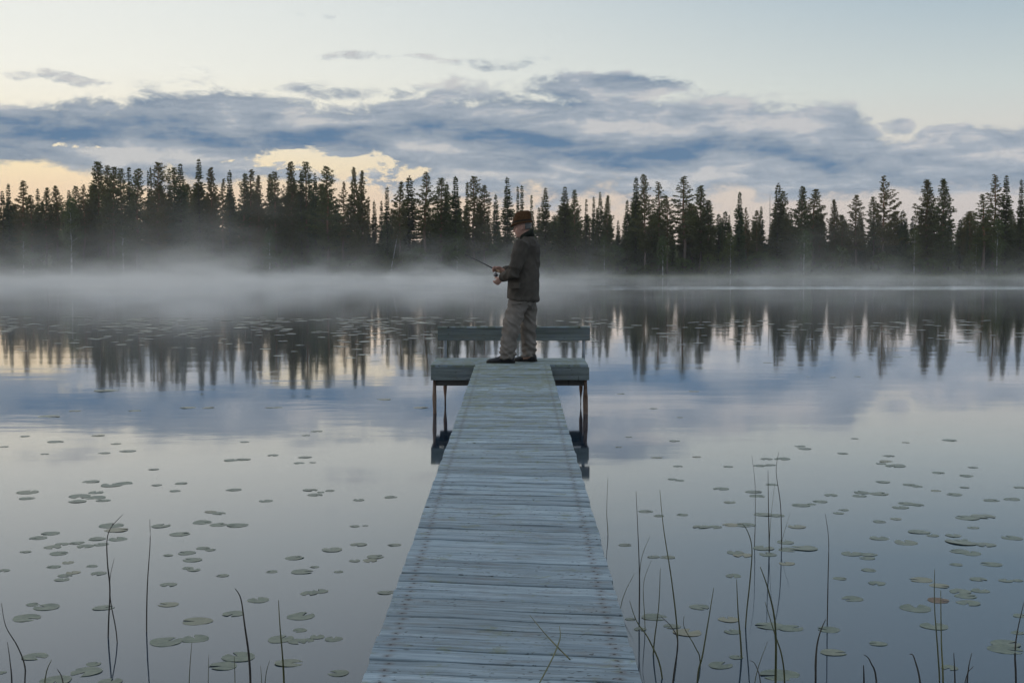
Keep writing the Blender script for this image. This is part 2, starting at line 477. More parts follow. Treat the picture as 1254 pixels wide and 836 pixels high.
# ------------------------------------------------------------------ weathered jetty
def wood_mat(name, c_dark, c_mid, c_light, moss=0.0, gscale=1.0, nails=False):
    m, t, b = newmat(name)
    co = t.n('ShaderNodeTexCoord').outputs['Object']
    P = t.n('ShaderNodeNewGeometry').outputs['Position']
    oi = t.n('ShaderNodeObjectInfo').outputs['Random']
    x, y, z = t.xyz(co)
    off = t.mul(oi, 53.0)
    gv = t.vec(t.m('MULTIPLY_ADD', x, 1.6, off), t.m('MULTIPLY_ADD', y, 42.0 * gscale, off), t.mul(z, 42.0 * gscale))
    grain = t.noise(gv, 1.0, 6.0, 0.65, 0.6)
    gv2 = t.vec(t.m('MULTIPLY_ADD', x, 5.0, off), t.m('MULTIPLY_ADD', y, 190.0 * gscale, off), t.mul(z, 190.0))
    fine = t.noise(gv2, 1.0, 3.0, 0.6)
    patch = t.noise(t.vec(t.m('MULTIPLY_ADD', x, 3.0, off), t.m('MULTIPLY_ADD', y, 9.0, off), t.mul(z, 9.0)), 1.0, 4.0, 0.6)
    g = t.add(t.mul(grain, 0.62), t.add(t.mul(fine, 0.22), t.mul(patch, 0.28)))
    c = t.ramp(g, [(0.42, c_dark), (0.53, c_mid), (0.66, c_light)])
    c = t.mix(1.0, c, t.mix(oi, (0.70, 0.71, 0.71), (1.18, 1.18, 1.18)), 'MULTIPLY')
    c = t.mix(t.mul(t.m('FRACT', t.mul(oi, 7.3)), 0.22), c, t.mix(1.0, c, (1.05, 0.92, 0.78), 'MULTIPLY'))
    crk = t.noise(t.vec(t.m('MULTIPLY_ADD', x, 2.6, t.mul(off, 1.7)), t.m('MULTIPLY_ADD', y, 75.0, off), t.mul(z, 20.0)), 1.0, 3.0, 0.5)
    c = t.mix(t.mul(t.step(crk, 0.66, 0.73), 0.6), c, (0.045, 0.043, 0.042))
    stn = t.noise(t.vec(t.m('MULTIPLY_ADD', x, 4.0, t.mul(off, 0.6)), t.m('MULTIPLY_ADD', y, 12.0, off), t.mul(z, 12.0)), 1.0, 5.0, 0.65)
    c = t.mix(t.mul(t.step(stn, 0.50, 0.72), 0.55), c, (0.15, 0.135, 0.115))
    # knots, rot specks and nail stains
    vor = t.n('ShaderNodeTexVoronoi'); vor.inputs['Scale'].default_value = 1.0
    t.put(vor.inputs['Vector'], t.vec(t.m('MULTIPLY_ADD', x, 9.0, off), t.m('MULTIPLY_ADD', y, 24.0, off), z))
    kn = t.step(vor.outputs['Distance'], 0.06, 0.16, 1.0, 0.0)
    kn = t.mul(kn, t.step(t.noise(t.vm('MULTIPLY', P, (2.2, 2.2, 2.2)), 1.0, 2.0, 0.5), 0.44, 0.56))
    c = t.mix(t.mul(kn, 0.9), c, (0.022, 0.020, 0.018))
    sp = t.step(t.noise(t.vm('MULTIPLY', P, (38.0, 70.0, 38.0)), 1.0, 2.0, 0.5), 0.64, 0.69)
    sp = t.mul(sp, t.step(t.noise(t.vm('MULTIPLY', P, (3.0, 3.0, 3.0)), 1.0, 3.0, 0.5), 0.42, 0.56))
    c = t.mix(t.mul(sp, 0.8), c, (0.03, 0.028, 0.022))
    if nails:
        ax = t.mul(t.sub(t.m('ABSOLUTE', x), 0.43), 0.9); ay = t.sub(t.m('ABSOLUTE', y), 0.032)
        nd_ = t.m('SQRT', t.add(t.mul(ax, ax), t.mul(ay, ay)))
        c = t.mix(t.mul(t.step(nd_, 0.030, 0.004), 0.45), c, (0.10, 0.065, 0.045))
        c = t.mix(t.step(nd_, 0.0065, 0.0045), c, (0.03, 0.022, 0.018))
    if moss:
        px, py, pz = t.xyz(P)
        ms = t.noise(t.vm('MULTIPLY', P, (8.0, 9.0, 8.0)), 1.0, 7.0, 0.72)
        amt = t.step(py, 5.0, 16.0, 0.0, 1.0)
        mf = t.mul(t.step(t.add(ms, t.mul(amt, 0.15)), 0.56, 0.70), moss)
        c = t.mix(mf, c, (0.155, 0.165, 0.075))
    t.put(b.inputs['Base Color'], c)
    b.inputs['Roughness'].default_value = 0.72
    b.inputs['Specular IOR Level'].default_value = 0.35
    bn = t.n('ShaderNodeBump'); bn.inputs['Strength'].default_value = 0.55; bn.inputs['Distance'].default_value = 0.004
    t.put(bn.inputs['Height'], g); t.put(b.inputs['Normal'], bn.outputs[0])
    return m
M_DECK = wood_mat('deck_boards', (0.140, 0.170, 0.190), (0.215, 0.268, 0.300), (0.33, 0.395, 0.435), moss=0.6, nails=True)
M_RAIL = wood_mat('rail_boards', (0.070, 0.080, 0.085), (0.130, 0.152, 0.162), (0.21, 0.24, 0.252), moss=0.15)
M_BEAM = wood_mat('wet_beams', (0.03, 0.027, 0.024), (0.06, 0.055, 0.05), (0.10, 0.09, 0.08))
M_LEG = simple('rusty_posts', (0.10, 0.055, 0.035), (0.22, 0.15, 0.11), 9.0, 0.75, bump=.3)
M_PIPE = simple('grey_pipe', (0.20, 0.22, 0.24), (0.32, 0.34, 0.36), 9.0, 0.5, bump=.1, spec=.5)

Z0, SL = 0.44, 0.01378
def deck_z(y): return Z0 + (min(y, 15.74) - 4.18) * SL
nl, nr = at_z(443, 836, deck_z(4.2)), at_z(786, 836, deck_z(4.2))
fl, fr_ = at_z(581, 449, deck_z(15.74)), at_z(674, 449, deck_z(15.74))
def edge(a, b, y): return a.x + (b.x - a.x) * (y - a.y) / (b.y - a.y)
FRONT = 15.74
jetty = empty('jetty', (0, FRONT, 0))
def part(name, me, loc=(0, 0, 0), rot=(0, 0, 0), scale=(1, 1, 1), parent=None):
    o = link(name, me, parent or jetty)
    o.location = Vector(loc) - (Vector((0, FRONT, 0)) if parent is None else Vector((0, 0, 0)))
    o.rotation_euler = rot; o.scale = scale
    return o
def plank_mesh(seed, w, th, mat, nseg=7, jit=.0014, slant=0.0):
    """unit length along x, slightly wavy edges, rounded arrises"""
    rn = random.Random(seed); rings = []
    for i in range(nseg + 1):
        x = -.5 + i / nseg
        j0, j1, z = rn.gauss(0, jit), rn.gauss(0, jit), rn.gauss(0, .0012)
        y0, y1 = -w / 2 + j0, w / 2 + j1
        e = .0025
        sec = [(y0 + .002, -th), (y1 - .002, -th), (y1, -e), (y1 - e, z), (y0 + e, z), (y0, -e)]
        rings.append([(x - a * slant / .9, a, b_) for a, b_ in sec])
    mb = MB(); mb.rings(rings); return mb.mesh('plank', mat)
PITCH, PW = 0.1315, 0.1185
pv_ = [plank_mesh(i, PW, .030, M_DECK) for i in range(8)]
SLANTS = (0.0, .05, .10, .135, .17)
pvs = [[plank_mesh(100 + 10 * j + i, PW, .030, M_DECK, slant=math.tan(s_)) for i in range(6)] for j, s_ in enumerate(SLANTS)]
rn = random.Random(21)
def skew(y):
    pts = [(-4, .10), (4.1, .14), (6.1, .17), (8.1, .12), (12.2, .045), (14.7, .0), (17, 0)]
    for (a, va), (b_, vb) in zip(pts, pts[1:]):
        if a <= y <= b_: return va + (vb - va) * sstep((y - a) / (b_ - a))
    return 0
y = FRONT - .006 - PW / 2
while y > -3.4:
    xl, xr = edge(nl, fl, y) + rn.gauss(0, .0025), edge(nr, fr_, y) + rn.gauss(0, .0025)
    j = min(range(5), key=lambda q: abs(SLANTS[q] - skew(y)))
    part('plank', pvs[j][rn.randrange(6)], ((xl + xr) / 2, y, deck_z(y) + rn.gauss(0, .0010)), (math.atan(SL) + rn.gauss(0, .005), rn.gauss(0, .002), -skew(y) + rn.gauss(0, .004)),
         ((xr - xl) / math.cos(skew(y)), rn.choice((.955, .985, 1.0, 1.02, 1.04)), 1))
    y -= PITCH + rn.gauss(0, .0012)
# T-shaped end platform
DZ = deck_z(FRONT)
pl, pr = at_y(527.5, 449, FRONT).x, at_y(721.5, 449, FRONT).x
y = FRONT + PW / 2 - .008
k = 0
while k < 9:
    part('plank', pv_[rn.randrange(8)], ((pl + pr) / 2 + rn.gauss(0, .006), y, DZ + .001 + rn.gauss(0, .001)), (0, 0, rn.gauss(0, .003)), (pr - pl - .012, 1, 1)); y += PITCH; k += 1
BACK = y - PITCH / 2
def board(w, th, mat, seed): return plank_mesh(seed, w, th, mat, jit=.0015)
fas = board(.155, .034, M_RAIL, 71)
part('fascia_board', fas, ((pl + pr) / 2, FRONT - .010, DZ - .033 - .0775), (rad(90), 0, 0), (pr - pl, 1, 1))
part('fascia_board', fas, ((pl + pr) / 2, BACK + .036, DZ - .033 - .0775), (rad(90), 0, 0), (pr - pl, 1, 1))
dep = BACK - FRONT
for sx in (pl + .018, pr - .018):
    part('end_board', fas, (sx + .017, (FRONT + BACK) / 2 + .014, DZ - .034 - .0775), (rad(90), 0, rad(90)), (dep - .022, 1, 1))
def bar(name, lo, hi, mat):
    c = (Vector(lo) + Vector(hi)) / 2; mb = MB(); mb.box(Vector(lo) - c, Vector(hi) - c)
    me = mb.mesh(name, mat)
    bm = bmesh.new(); bm.from_mesh(me); bmesh.ops.bevel(bm, geom=bm.edges[:], offset=.006, segments=1, affect='EDGES'); bm.to_mesh(me); bm.free()
    return part(name, me, c)
bar('cross_beam', (pl + .05, FRONT + .06, DZ - .26), (pr - .05, FRONT + .13, DZ - .192), M_BEAM)
bar('cross_beam', (pl + .05, BACK - .12, DZ - .26), (pr - .05, BACK - .05, DZ - .192), M_BEAM)
for xx in (-.62, .0, .60):
    bar('joist', (xx - .03, FRONT + .03, DZ - .188), (xx + .03, BACK - .04, DZ - .034), M_BEAM)
def leg(px, Y, z1, r, mat, name='leg', n=10):
    x = at_y(px, 480, Y).x
    mb = MB(); rnn = random.Random(px)
    pts = [Vector((rnn.gauss(0, .004), rnn.gauss(0, .004), -1.5 + (z1 + 1.5) * i / 6)) for i in range(7)]
    mb.tube(pts, [r * rnn.uniform(.985, 1.015) for _ in pts], n)
    return part(name, mb.mesh(name, mat, True), (x, Y, 0))
leg(532.5, FRONT + .05, DZ - .05, .026, M_LEG); leg(545.5, BACK - .03, DZ - .05, .024, M_LEG)
leg(717, FRONT + .05, DZ - .05, .030, M_LEG); leg(711.5, BACK - .03, DZ - .05, .024, M_LEG)
for yy in (1.5, 6.4, 11.3):
    for e0, e1, sg in ((nl, fl, 1), (nr, fr_, -1)):
        xx = edge(e0, e1, yy) + .14 * sg
        mb = MB(); mb.tube([(0, 0, -1.5), (0, 0, deck_z(yy) - .05)], .045, 10)
        part('leg', mb.mesh('leg', M_BEAM, True), (xx, yy, 0))
    xa, xb = edge(nl, fl, yy), edge(nr, fr_, yy)
    bar('cross_beam', (xa + .08, yy + .05, deck_z(yy) - .24), (xb - .08, yy + .12, deck_z(yy) - .165), M_BEAM)
for off in (.06, .40, .74):
    mb = MB()
    ya, yb = -3.2, FRONT - .03
    xa, xb = edge(nl, fl, ya) + off, edge(nl, fl, yb) + off
    mb.add([(xa, ya, deck_z(ya) - .155), (xa + .06, ya, deck_z(ya) - .155), (xa + .06, ya, deck_z(ya) - .032), (xa, ya, deck_z(ya) - .032),
            (xb, yb, deck_z(yb) - .155), (xb + .06, yb, deck_z(yb) - .155), (xb + .06, yb, deck_z(yb) - .032), (xb, yb, deck_z(yb) - .032)],
           [(0, 1, 2, 3), (7, 6, 5, 4), (0, 4, 5, 1), (1, 5, 6, 2), (2, 6, 7, 3), (3, 7, 4, 0)])
    part('stringer', mb.mesh('stringer', M_BEAM), (0, 0, 0))
# low back rail on pipe posts
bl, br = at_y(536, 408, BACK + .05), at_y(722.5, 408, BACK + .05)
zt, zb_ = at_y(600, 401.5, BACK + .05).z, at_y(600, 417, BACK + .05).z
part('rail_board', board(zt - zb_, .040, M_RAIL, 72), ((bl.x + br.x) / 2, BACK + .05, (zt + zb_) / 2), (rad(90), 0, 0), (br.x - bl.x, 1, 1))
part('rail_cap', board(.062, .018, M_DECK, 73), ((bl.x + br.x) / 2, BACK + .070, zt + .0185), (0, 0, 0), (br.x - bl.x - .004, 1, 1))
for px in (545, 629, 714.5):
    mb = MB(); mb.tube([(0, 0, DZ - .20), (0, 0, zt - .03)], .021, 12)
    part('rail_post', mb.mesh('rail_post', M_PIPE, True), (at_y(px, 430, BACK + .095).x, BACK + .115, 0))
tag(jetty, 'narrow weathered grey plank jetty with a T-shaped end platform and low back rail', 'jetty')

# ------------------------------------------------------------------ lily pads
def pad_mat():
    m, t, b = newmat('lily_leaf')
    co = t.n('ShaderNodeTexCoord').outputs['Object']
    oi = t.n('ShaderNodeObjectInfo').outputs['Random']
    x, y, z = t.xyz(co)
    n_ = t.noise(t.vm('ADD', t.vm('MULTIPLY', co, (1.5, 1.5, 1.5)), t.vec(t.mul(oi, 41.0), oi, oi)), 1.0, 4.0, .6)
    c = t.mix(t.step(n_, .35, .65), (0.055, 0.078, 0.046), (0.110, 0.132, 0.078))
    c = t.mix(t.step(oi, .80, 1.0, 0, .75), c, (0.20, 0.17, 0.09))
    rad_ = t.m('FRACT', t.mul(t.m('ARCTAN2', y, x), 2.7))
    c = t.mix(t.mul(t.step(t.m('ABSOLUTE', t.sub(rad_, .5)), .12, .0), .25), c, (0.22, 0.24, 0.15))
    t.put(b.inputs['Base Color'], c); b.inputs['Roughness'].default_value = .5; b.inputs['Specular IOR Level'].default_value = .6; b.inputs['Sheen Weight'].default_value = .35; b.inputs['Sheen Roughness'].default_value = .25
    return m
M_PAD = pad_mat()
M_DEADPAD = simple('dead_lily_leaf', (0.12, 0.080, 0.050), (0.19, 0.13, 0.085), 5.0, .6)
def pad_mesh(seed, mat=None):
    rn = random.Random(seed); n = 22; vs = [(0, -.12, .018)]; fs = []
    notch = rn.uniform(.16, .34)
    for ring_, (rr, zz) in enumerate(((.55, .016), (1.0, .022))):
        for i in range(n):
            a = notch + (2 * math.pi - 2 * notch) * i / (n - 1)
            a -= math.pi / 2
            r_ = rr * (1 + .04 * math.sin(3 * a + seed) + rn.gauss(0, .012)) * (1.08 if ring_ else 1)
            w = zz + (rn.gauss(0, .012) + .030 * max(0, math.sin(2 * a + seed * 1.7))) * (1 if ring_ else .3)
            vs.append((r_ * math.cos(a) * .86, r_ * math.sin(a), w))
    for i in range(n - 1):
        fs.append((0, 1 + i, 2 + i)); fs.append((1 + i, 1 + n + i, 2 + n + i, 2 + i))
    top = len(vs); vs2 = [(x, y, -.02) for x, y, z in vs[1 + n:]]
    vs += vs2
    for i in range(n - 1): fs.append((1 + n + i, top + i, top + i + 1, 2 + n + i))
    mb = MB(); mb.add(vs, fs); return mb.mesh('lily_pad', mat or M_PAD)
PADM = [pad_mesh(i) for i in range(8)]
LP = []
for q in """190,13,27 15,30,14 153,55,14 355,52,20 396,20,16 436,45,25 835,14,15 790,76,25 830,73,24 932,59,18 1022,86,18 1040,66,21 1066,84,12 524,107,17 310,149,27 95,185,35 92,206,24
380,161,35 420,157,30 534,161,18 618,155,22 597,181,19 272,199,35 327,186,24 265,216,29 325,204,30 352,213,22 798,177,24 1058,177,24 1127,180,17 1075,194,24 1095,185,12 907,215,23 718,252,20 747,257,21
690,288,33 746,296,27 810,298,34 548,300,30 613,328,31 378,299,40 398,314,36 172,326,31 131,341,29 332,344,29 402,345,30 212,362,22 263,358,22 290,369,28 345,363,25 180,372,28 88,388,19 200,394,30
183,440,23 232,425,19 314,437,19 336,462,25 13,452,20 222,469,22 250,459,24 212,483,25 573,400,17 637,392,31 693,376,22 718,382,17 656,416,31 640,444,18 662,450,22 760,469,21 575,500,28 575,568,31
1133,381,34 1004,409,29 1030,456,35 1073,440,15 928,456,19 1155,456,16 1052,530,28 1092,523,26 882,553,36 797,599,35 353,579,32 112,568,22 160,577,43 90,614,46 673,625,46 1028,608,44 1022,656,24
567,695,53 666,685,46 957,686,41 1015,694,30 1050,690,22 1082,678,24 1138,686,30 763,777,49 815,747,54 987,767,44 120,745,44 294,797,52 319,771,25 190,828,52 1155,802,36 375,832,40 5,800,14""".split():
    a, b_, c_ = map(float, q.split(',')); LP.append((a / 2.786, 536 + b_ / 2.786, c_ / 2.786))
for q in "30,104,22 158,93,25 15,209,18 57,207,7 30,282,33 173,284,24 97,331,35 75,346,28 15,347,22 140,474,30".split():
    a, b_, c_ = map(float, q.split(',')); LP.append((430 + a / 3.265, 580 + b_ / 3.265, c_ / 3.265))
for q in """57,27,10 222,9,16 169,58,16 288,56,13 232,84,14 215,122,14 238,126,13 593,25,16 607,32,19 493,62,17 541,62,22 475,82,18 505,80,16 380,85,14 359,150,23 508,138,16 456,159,23 466,172,22 385,190,17 136,217,20 176,230,16
245,227,16 300,262,24 340,263,20 387,257,24 432,257,28 483,226,26 524,229,22 583,262,25 549,308,24 603,325,38 485,325,30 497,344,24 557,330,28 400,338,24 423,346,28 554,371,23 396,407,22 76,316,19 159,351,18 201,352,20
719,46,15 754,2,10 855,53,16 848,70,20 875,82,28 832,76,14 837,130,20 905,14,11 1034,7,20 1000,103,18 1084,112,20 1104,87,14 1240,146,16 1078,146,14 994,156,14 915,138,18 938,143,16 684,169,19 776,161,22 768,171,20 827,165,26
595,199,24 625,196,14 652,188,21 706,222,15 722,213,14 1049,167,23 1157,184,20 1218,181,22 908,194,24 938,198,21 889,205,24 827,247,20 876,239,16 1086,236,33 1132,231,34 1104,265,17 826,296,27 945,277,30 905,309,32 984,288,18
1046,288,22 1070,307,43 1142,315,27 1065,335,28 1098,341,28 1218,295,27 745,342,30 795,344,22 790,355,20 796,390,22 710,415,18 820,429,24 1054,374,18 1158,373,27 747,475,30 950,419,31 1004,436,26 1119,417,25 1200,421,20
1236,421,16 1065,453,30 1125,451,26 1082,467,28 1090,487,34 935,503,44 1245,525,22 1235,575,18 1200,607,42 1198,624,45 990,556,40 1034,678,24 823,607,24 690,633,35 678,566,32 567,562,32 505,555,38 382,536,30 394,572,25
357,671,34 404,647,20 533,700,50 295,499,28 163,529,36 92,535,15 120,564,18 214,556,25 260,574,42""".split():
    a, b_, c_ = map(float, q.split(',')); LP.append((734 + a / 2.4115, 536 + b_ / 2.4115, c_ / 2.4115))
# sparser ones out by the cloud reflections
for q in """92,503,7 165,503,7 230,499,9 255,499,8 340,499,6 375,533,5 388,528,7 60,510,12 120,533,8 130,478,14 30,534,6 330,499,5 470,489,9 515,499,9 770,535,4 833,511,4 850,479,6 1020,462,4 1050,461,4 800,500,5 1100,437,6 760,482,5
940,444,6 990,461,3 1190,431,6""".split():
    LP.append(tuple(map(float, q.split(','))))
rn = random.Random(33)
far_all = []
for i in range(760):
    # loose rafts of small pads far out, thickest on the left and behind the rail
    u = rn.random()
    px = rn.uniform(0, 540) if u < .62 else (rn.uniform(430, 760) if u < .78 else rn.uniform(720, 1254))
    py = 388 + abs(rn.gauss(0, 1)) * 17 if px < 760 else 392 + abs(rn.gauss(0, 1)) * 13
    if py > 452 or mnoise.noise(Vector((px / 60., py / 9., 1))) < -.22: continue
    far_all.append((px, py, rn.uniform(3.4, 7.5)))
far_all.sort(key=lambda q: -q[1])
n_far = 300 - len(LP)
LPsorted = sorted(LP, key=lambda q: -q[1])
cnt = {'left': 0, 'right': 0}
def pad_at(px, py, hw, label, group, mesh=None):
    p = at_z(px, py, 0.0)
    r_ = max(.02, min(hw / F * p.y, .30)) / .90
    o = link('lily_pad', mesh or PADM[rn.randrange(8)])
    o.location = (p.x, p.y, .001); rz = rn.uniform(0, 6.28)
    o.scale = (r_, r_ * rn.uniform(.80, 1.0), r_ * (.45 if p.y < 24 else .25)); tl = .012 if p.y < 24 else .007
    o.rotation_euler = (rn.gauss(0, tl), rn.gauss(0, tl), rz)
    return tag(o, label, 'lily pad', group)
for px, py, hw in LPsorted:
    side = 'left' if px < 630 else 'right'
    i = cnt[side]; cnt[side] += 1
    if i < 20: lab, g = f"green lily pad, {ordinal(i)} nearest the viewer in the water {side} of the jetty", f"lily pads near the viewer, {side} of the jetty"
    elif py > 640: lab, g = f"green lily pad among the scattered pads beside the lower jetty, {side} side", f"lily pads beside the lower jetty, {side} side"
    elif py > 560: lab, g = f"flat green lily pad on pale water {side} of the jetty's middle", f"lily pads {side} of the jetty's middle"
    else: lab, g = f"lone flat lily pad on the open water {side} of the end platform", f"lone lily pads {side} of the end platform"
    pad_at(px, py, hw, lab, g)
for px, py, hw in far_all[:n_far]: pad_at(px, py, hw, 'tiny lily pad in the loose rafts out beyond the end platform', 'lily pads in the far rafts')
fb = MB()
for px, py, hw in far_all[n_far:]:
    p = at_z(px, py, .004); r_ = hw / F * p.y
    a0 = rn.uniform(0, 6.28); ph = rn.uniform(0, 6.28); tl = abs(rn.gauss(0, .0010))
    fb.add([(p.x, p.y, .006)] + [(p.x + r_ * math.cos(a0 + .25 + k * .578), p.y + r_ * math.sin(a0 + .25 + k * .578), .008 + tl * math.sin(a0 + ph + k * .578)) for k in range(11)], [(0, k, k + 1) for k in range(1, 11)])
tag(link('lily_pads', fb.mesh('lily_pads', M_PAD)), 'far rafts of tiny lily pads in front of the mist', 'lily pads', kind='stuff')
pad_at(1149, 735, 13, 'rust-brown dead lily leaf beside a reed at right', None, pad_mesh(55, M_DEADPAD))

# ------------------------------------------------------------------ reeds
M_REED = simple('reed_green', (0.055, 0.060, 0.020), (0.110, 0.105, 0.040), 12.0, .6, rnd=.2)
M_REEDD = simple('reed_dark', (0.030, 0.026, 0.022), (0.065, 0.055, 0.040), 12.0, .65, rnd=.2)
# points from the tip down (photo px); last number pair is the foot (at the water if above the frame's edge); r in mm; d dark, g green
REEDS = """1.8,738 7,766 21.5,791 30.5,816 30.5,846|3.2 d|slim bent reed at the left edge of the picture
9,785.5 12.6,812 15,850|3 d|short straight reed at the far left bottom corner
63,807 54,850|3 g|short reed leaning right, between the bottom left corner and the tall bent reed
70,818 79,850|3.5 d|stub of dark reed leaning left near the bottom left corner
150,630 136,645.5 131,661.6 131.7,690 134.6,722.6 132.5,779|3.6 d|tall dark reed with its tip bowed to the right, left of the jetty
140,683 134.8,708 135.7,737 143.6,786|2.6 d|thin reed crossing the tall bowed reed left of the jetty
183.4,635.4 183.8,665 180.5,715.5 179.5,773|3.2 d|tall lone upright reed in open water left of the jetty
235,785.5 231.5,845|2.4 g|thin short reed standing by two touching lily pads
255.6,801.6 255,850|2.0 g|very thin short reed at bottom left of the black-tipped reed
287.9,720 295,733 299.7,765.7 305,805 307,850|4.6 d|thick reed with a dark drooping tip, left of the jetty
341,734.5 342.8,765.7 346.4,808.8 348,850|4.0 g|straight green reed, nearest reed to the jetty on the left
330,808 324,850|2.2 g|short thin reed leaning right at the foot of the black-tipped reed
319,814 321,850|2.0 g|tiny reed stub beside the foot of the black-tipped reed
287,803 288,850|2.0 g|tiny thin reed just left of the black-tipped reed's foot
744.4,584.5 743,627 744.5,655|2.6 g|slender upright reed beside the jetty's middle, on the right
778.8,601 780.9,644 783,702 782.8,756|3.4 d|tall straight dark reed right of the jetty
796,656 784.5,690 783,756|2.0 g|thin side stem leaning right off the tall straight reed
797.5,686 788,716 790,770|2.0 g|thin curved reed between the two tall reeds near the jetty
776.7,702 759.7,745|2.2 g|short thin reed leaning over the jetty's right edge
808,599.4 812.8,648 823,714 830,785|3.4 g|tall reed leaning left, second tall one right of the jetty
808.6,695.6 806.6,743 800,801|3.4 g|mid-height green reed between the two tall reeds near the jetty
771,735 779.6,760 796,785 811,830|3.4 g|bent green reed bowing left beside the lower jetty
809.5,754.5 823,768 830,789 823,850|3.2 d|dark reed with a hooked tip at the foot of the leaning tall reed
874,719.7 868.8,751.6 860.5,801 854,835|4.0 g|green reed with a knobbed top leaning right
837.7,753.7 838,768 852,793 857.6,815|2.6 g|small reed hooked left beside the knobbed green reed
902,709 904,751.6 908,805|4.2 g|stout green reed left of the tall middle clump
902,641 912,644 920.6,668.7 918.5,710 913,768|3.2 g|reed with its tip folded over left, by the tall middle clump
920.6,556.7 924.7,594 924.7,644 924,668|2.4 d|very tall thin reed, leftmost of the tall middle clump
940.5,575 941,619 942,675|4.0 d|thick dark reed in the centre of the tall middle clump
953.8,552.6 950.5,577.5 955.9,619 957,673|3.0 d|tall reed with a kinked tip, rightmost of the tall middle clump
968,627 958,660 957,673|1.8 g|fine side stem leaning right off the tall middle clump
949,590 944,635 942,675|1.8 g|fine stem leaning against the thick dark reed
931,693.6 941,722.6 949.6,768 949.6,850|4.4 g|thick green reed leaning left below the tall middle clump
937,737 947.6,772 958,805.5 961,850|3.6 g|green reed crossing the thick one below the tall middle clump
940,785 922.7,846|2.6 g|short reed leaning right at the foot of the stout green reed
918,808 926,815 932,850|2.6 d|small reed arched to the right at the bottom, middle clump
1010.6,629 1014.7,660 1014,710 1013,765|3.0 d|lone tall upright reed right of the middle clump
1011,758 1003.5,776.5 999.4,801 998.6,850|4.4 d|curved dark reed leaning right near the lone tall reed
1144.5,697 1144.5,743 1148.7,801 1150.7,850|3.4 g|tall thin reed standing by the rust-brown leaf
1152,722.6 1152.8,785 1155,850|3.8 g|shorter stout reed standing by the rust-brown leaf
1254,737 1246,772 1243,801 1244,850|3.6 d|dark reed bending right at the right edge of the picture
1057.5,801 1066,810 1074,850|3.4 d|short reed arched to the left near the bottom right
1057.5,814 1058,850|5.0 d|thick dark reed stub near the bottom right
1114,800.6 1119.7,805.5 1128,850|4.2 d|short reed with a hooked dark tip, left of the brown leaf's reeds
1168,799 1169.5,850|4.0 d|dark upright reed stub right of the brown leaf's reeds
1190,799 1186,818 1184,850|3.4 d|small forked-looking dark reed at the bottom right
1192,815 1180,850|2.4 d|thin short reed leaning right at the bottom right corner""".split('\n')
rn = random.Random(77)
for line in REEDS:
    pp, mt, lab = line.split('|')
    pts = [tuple(map(float, q.split(','))) for q in pp.split()]
    r, cd = mt.split(); r = float(r) / 1000
    fx, fy = pts[-1]
    Y = at_z(fx, fy, 0).y if fy < 838 else at_z(fx, 852, 0).y * rn.uniform(.88, .99)
    lean = rn.uniform(-.08, .08)
    P3 = []
    for i, (a, b_) in enumerate(pts):
        k = 1 - i / (len(pts) - 1)
        P3.append(at_y(a, b_, Y + lean * k))
    if P3[-1].z > -.05: P3.append(P3[-1] + Vector((0, 0, -P3[-1].z - .35)))
    base = Vector((P3[-1].x, P3[-1].y, 0.0))
    c3 = catmull(P3, 5); n_ = len(c3)
    mb = MB(); mb.tube([p - base for p in c3], [r * (.30 + .70 * min(1, i / n_ * 1.7)) for i in range(n_)], 6)
    o = link('reed', mb.mesh('reed', M_REEDD if cd == 'd' else M_REED, True)); o.location = base
    tag(o, lab, 'reed', 'reeds standing in the shallow water')
# two loose grass stems lying crossed on the deck
for k, (pts, lab) in enumerate(((((649, 753), (668, 776), (684, 793), (698, 807)), 'straight grass stem lying slantwise on the lower deck'),
                               (((685, 766), (686, 780), (679, 800), (668, 822), (655, 846)), 'curved grass stem crossing another on the lower deck'))):
    P3 = []
    for i, (a, b_) in enumerate(pts):
        p = at_z(a, b_, 0.46); z = deck_z(p.y) + .012 + .014 * k + .01 * math.sin(i)
        P3.append(at_z(a, b_, z))
    c3 = catmull(P3, 6); mb = MB(); mb.tube([p - c3[-1] for p in c3], [.0026 * (.4 + .6 * min(1, i / 10)) for i in range(len(c3))], 6)
    o = link('grass_stem', mb.mesh('grass_stem', M_REED, True)); o.location = c3[-1]
    tag(o, lab, 'grass stem')

# ------------------------------------------------------------------ the fisherman
def remesh(mb, voxel, smooth=4, mat=None, name='body', wrinkle=None):
    me = mb.mesh(name); ob = bpy.data.objects.new('tmp', me); COL.objects.link(ob)
    bm = bmesh.new(); bm.from_mesh(me); bmesh.ops.triangulate(bm, faces=bm.faces[:]); bmesh.ops.recalc_face_normals(bm, faces=bm.faces[:]); bm.to_mesh(me); bm.free()
    r = ob.modifiers.new('r', 'REMESH'); r.mode = 'VOXEL'; r.voxel_size = voxel
    if smooth:
        s = ob.modifiers.new('s', 'SMOOTH'); s.factor = .5; s.iterations = smooth
    dg = bpy.context.evaluated_depsgraph_get()
    out = bpy.data.meshes.new_from_object(ob.evaluated_get(dg), depsgraph=dg)
    bpy.data.objects.remove(ob)
    out.name = name
    if wrinkle:
        nrm = np.zeros(len(out.vertices) * 3, np.float32); out.vertices.foreach_get('normal', nrm); nrm = nrm.reshape(-1, 3)
        for i, v in enumerate(out.vertices): v.co += Vector(nrm[i]) * wrinkle(v.co)
    out.polygons.foreach_set('use_smooth', [True] * len(out.polygons))
    out.materials.clear()
    if mat: out.materials.append(mat)
    out.update()
    return out
YAW = rad(20)
FV = Vector((-math.cos(YAW), math.sin(YAW), 0)); SV = Vector((-math.sin(YAW), -math.cos(YAW), 0))     # facing, and his left
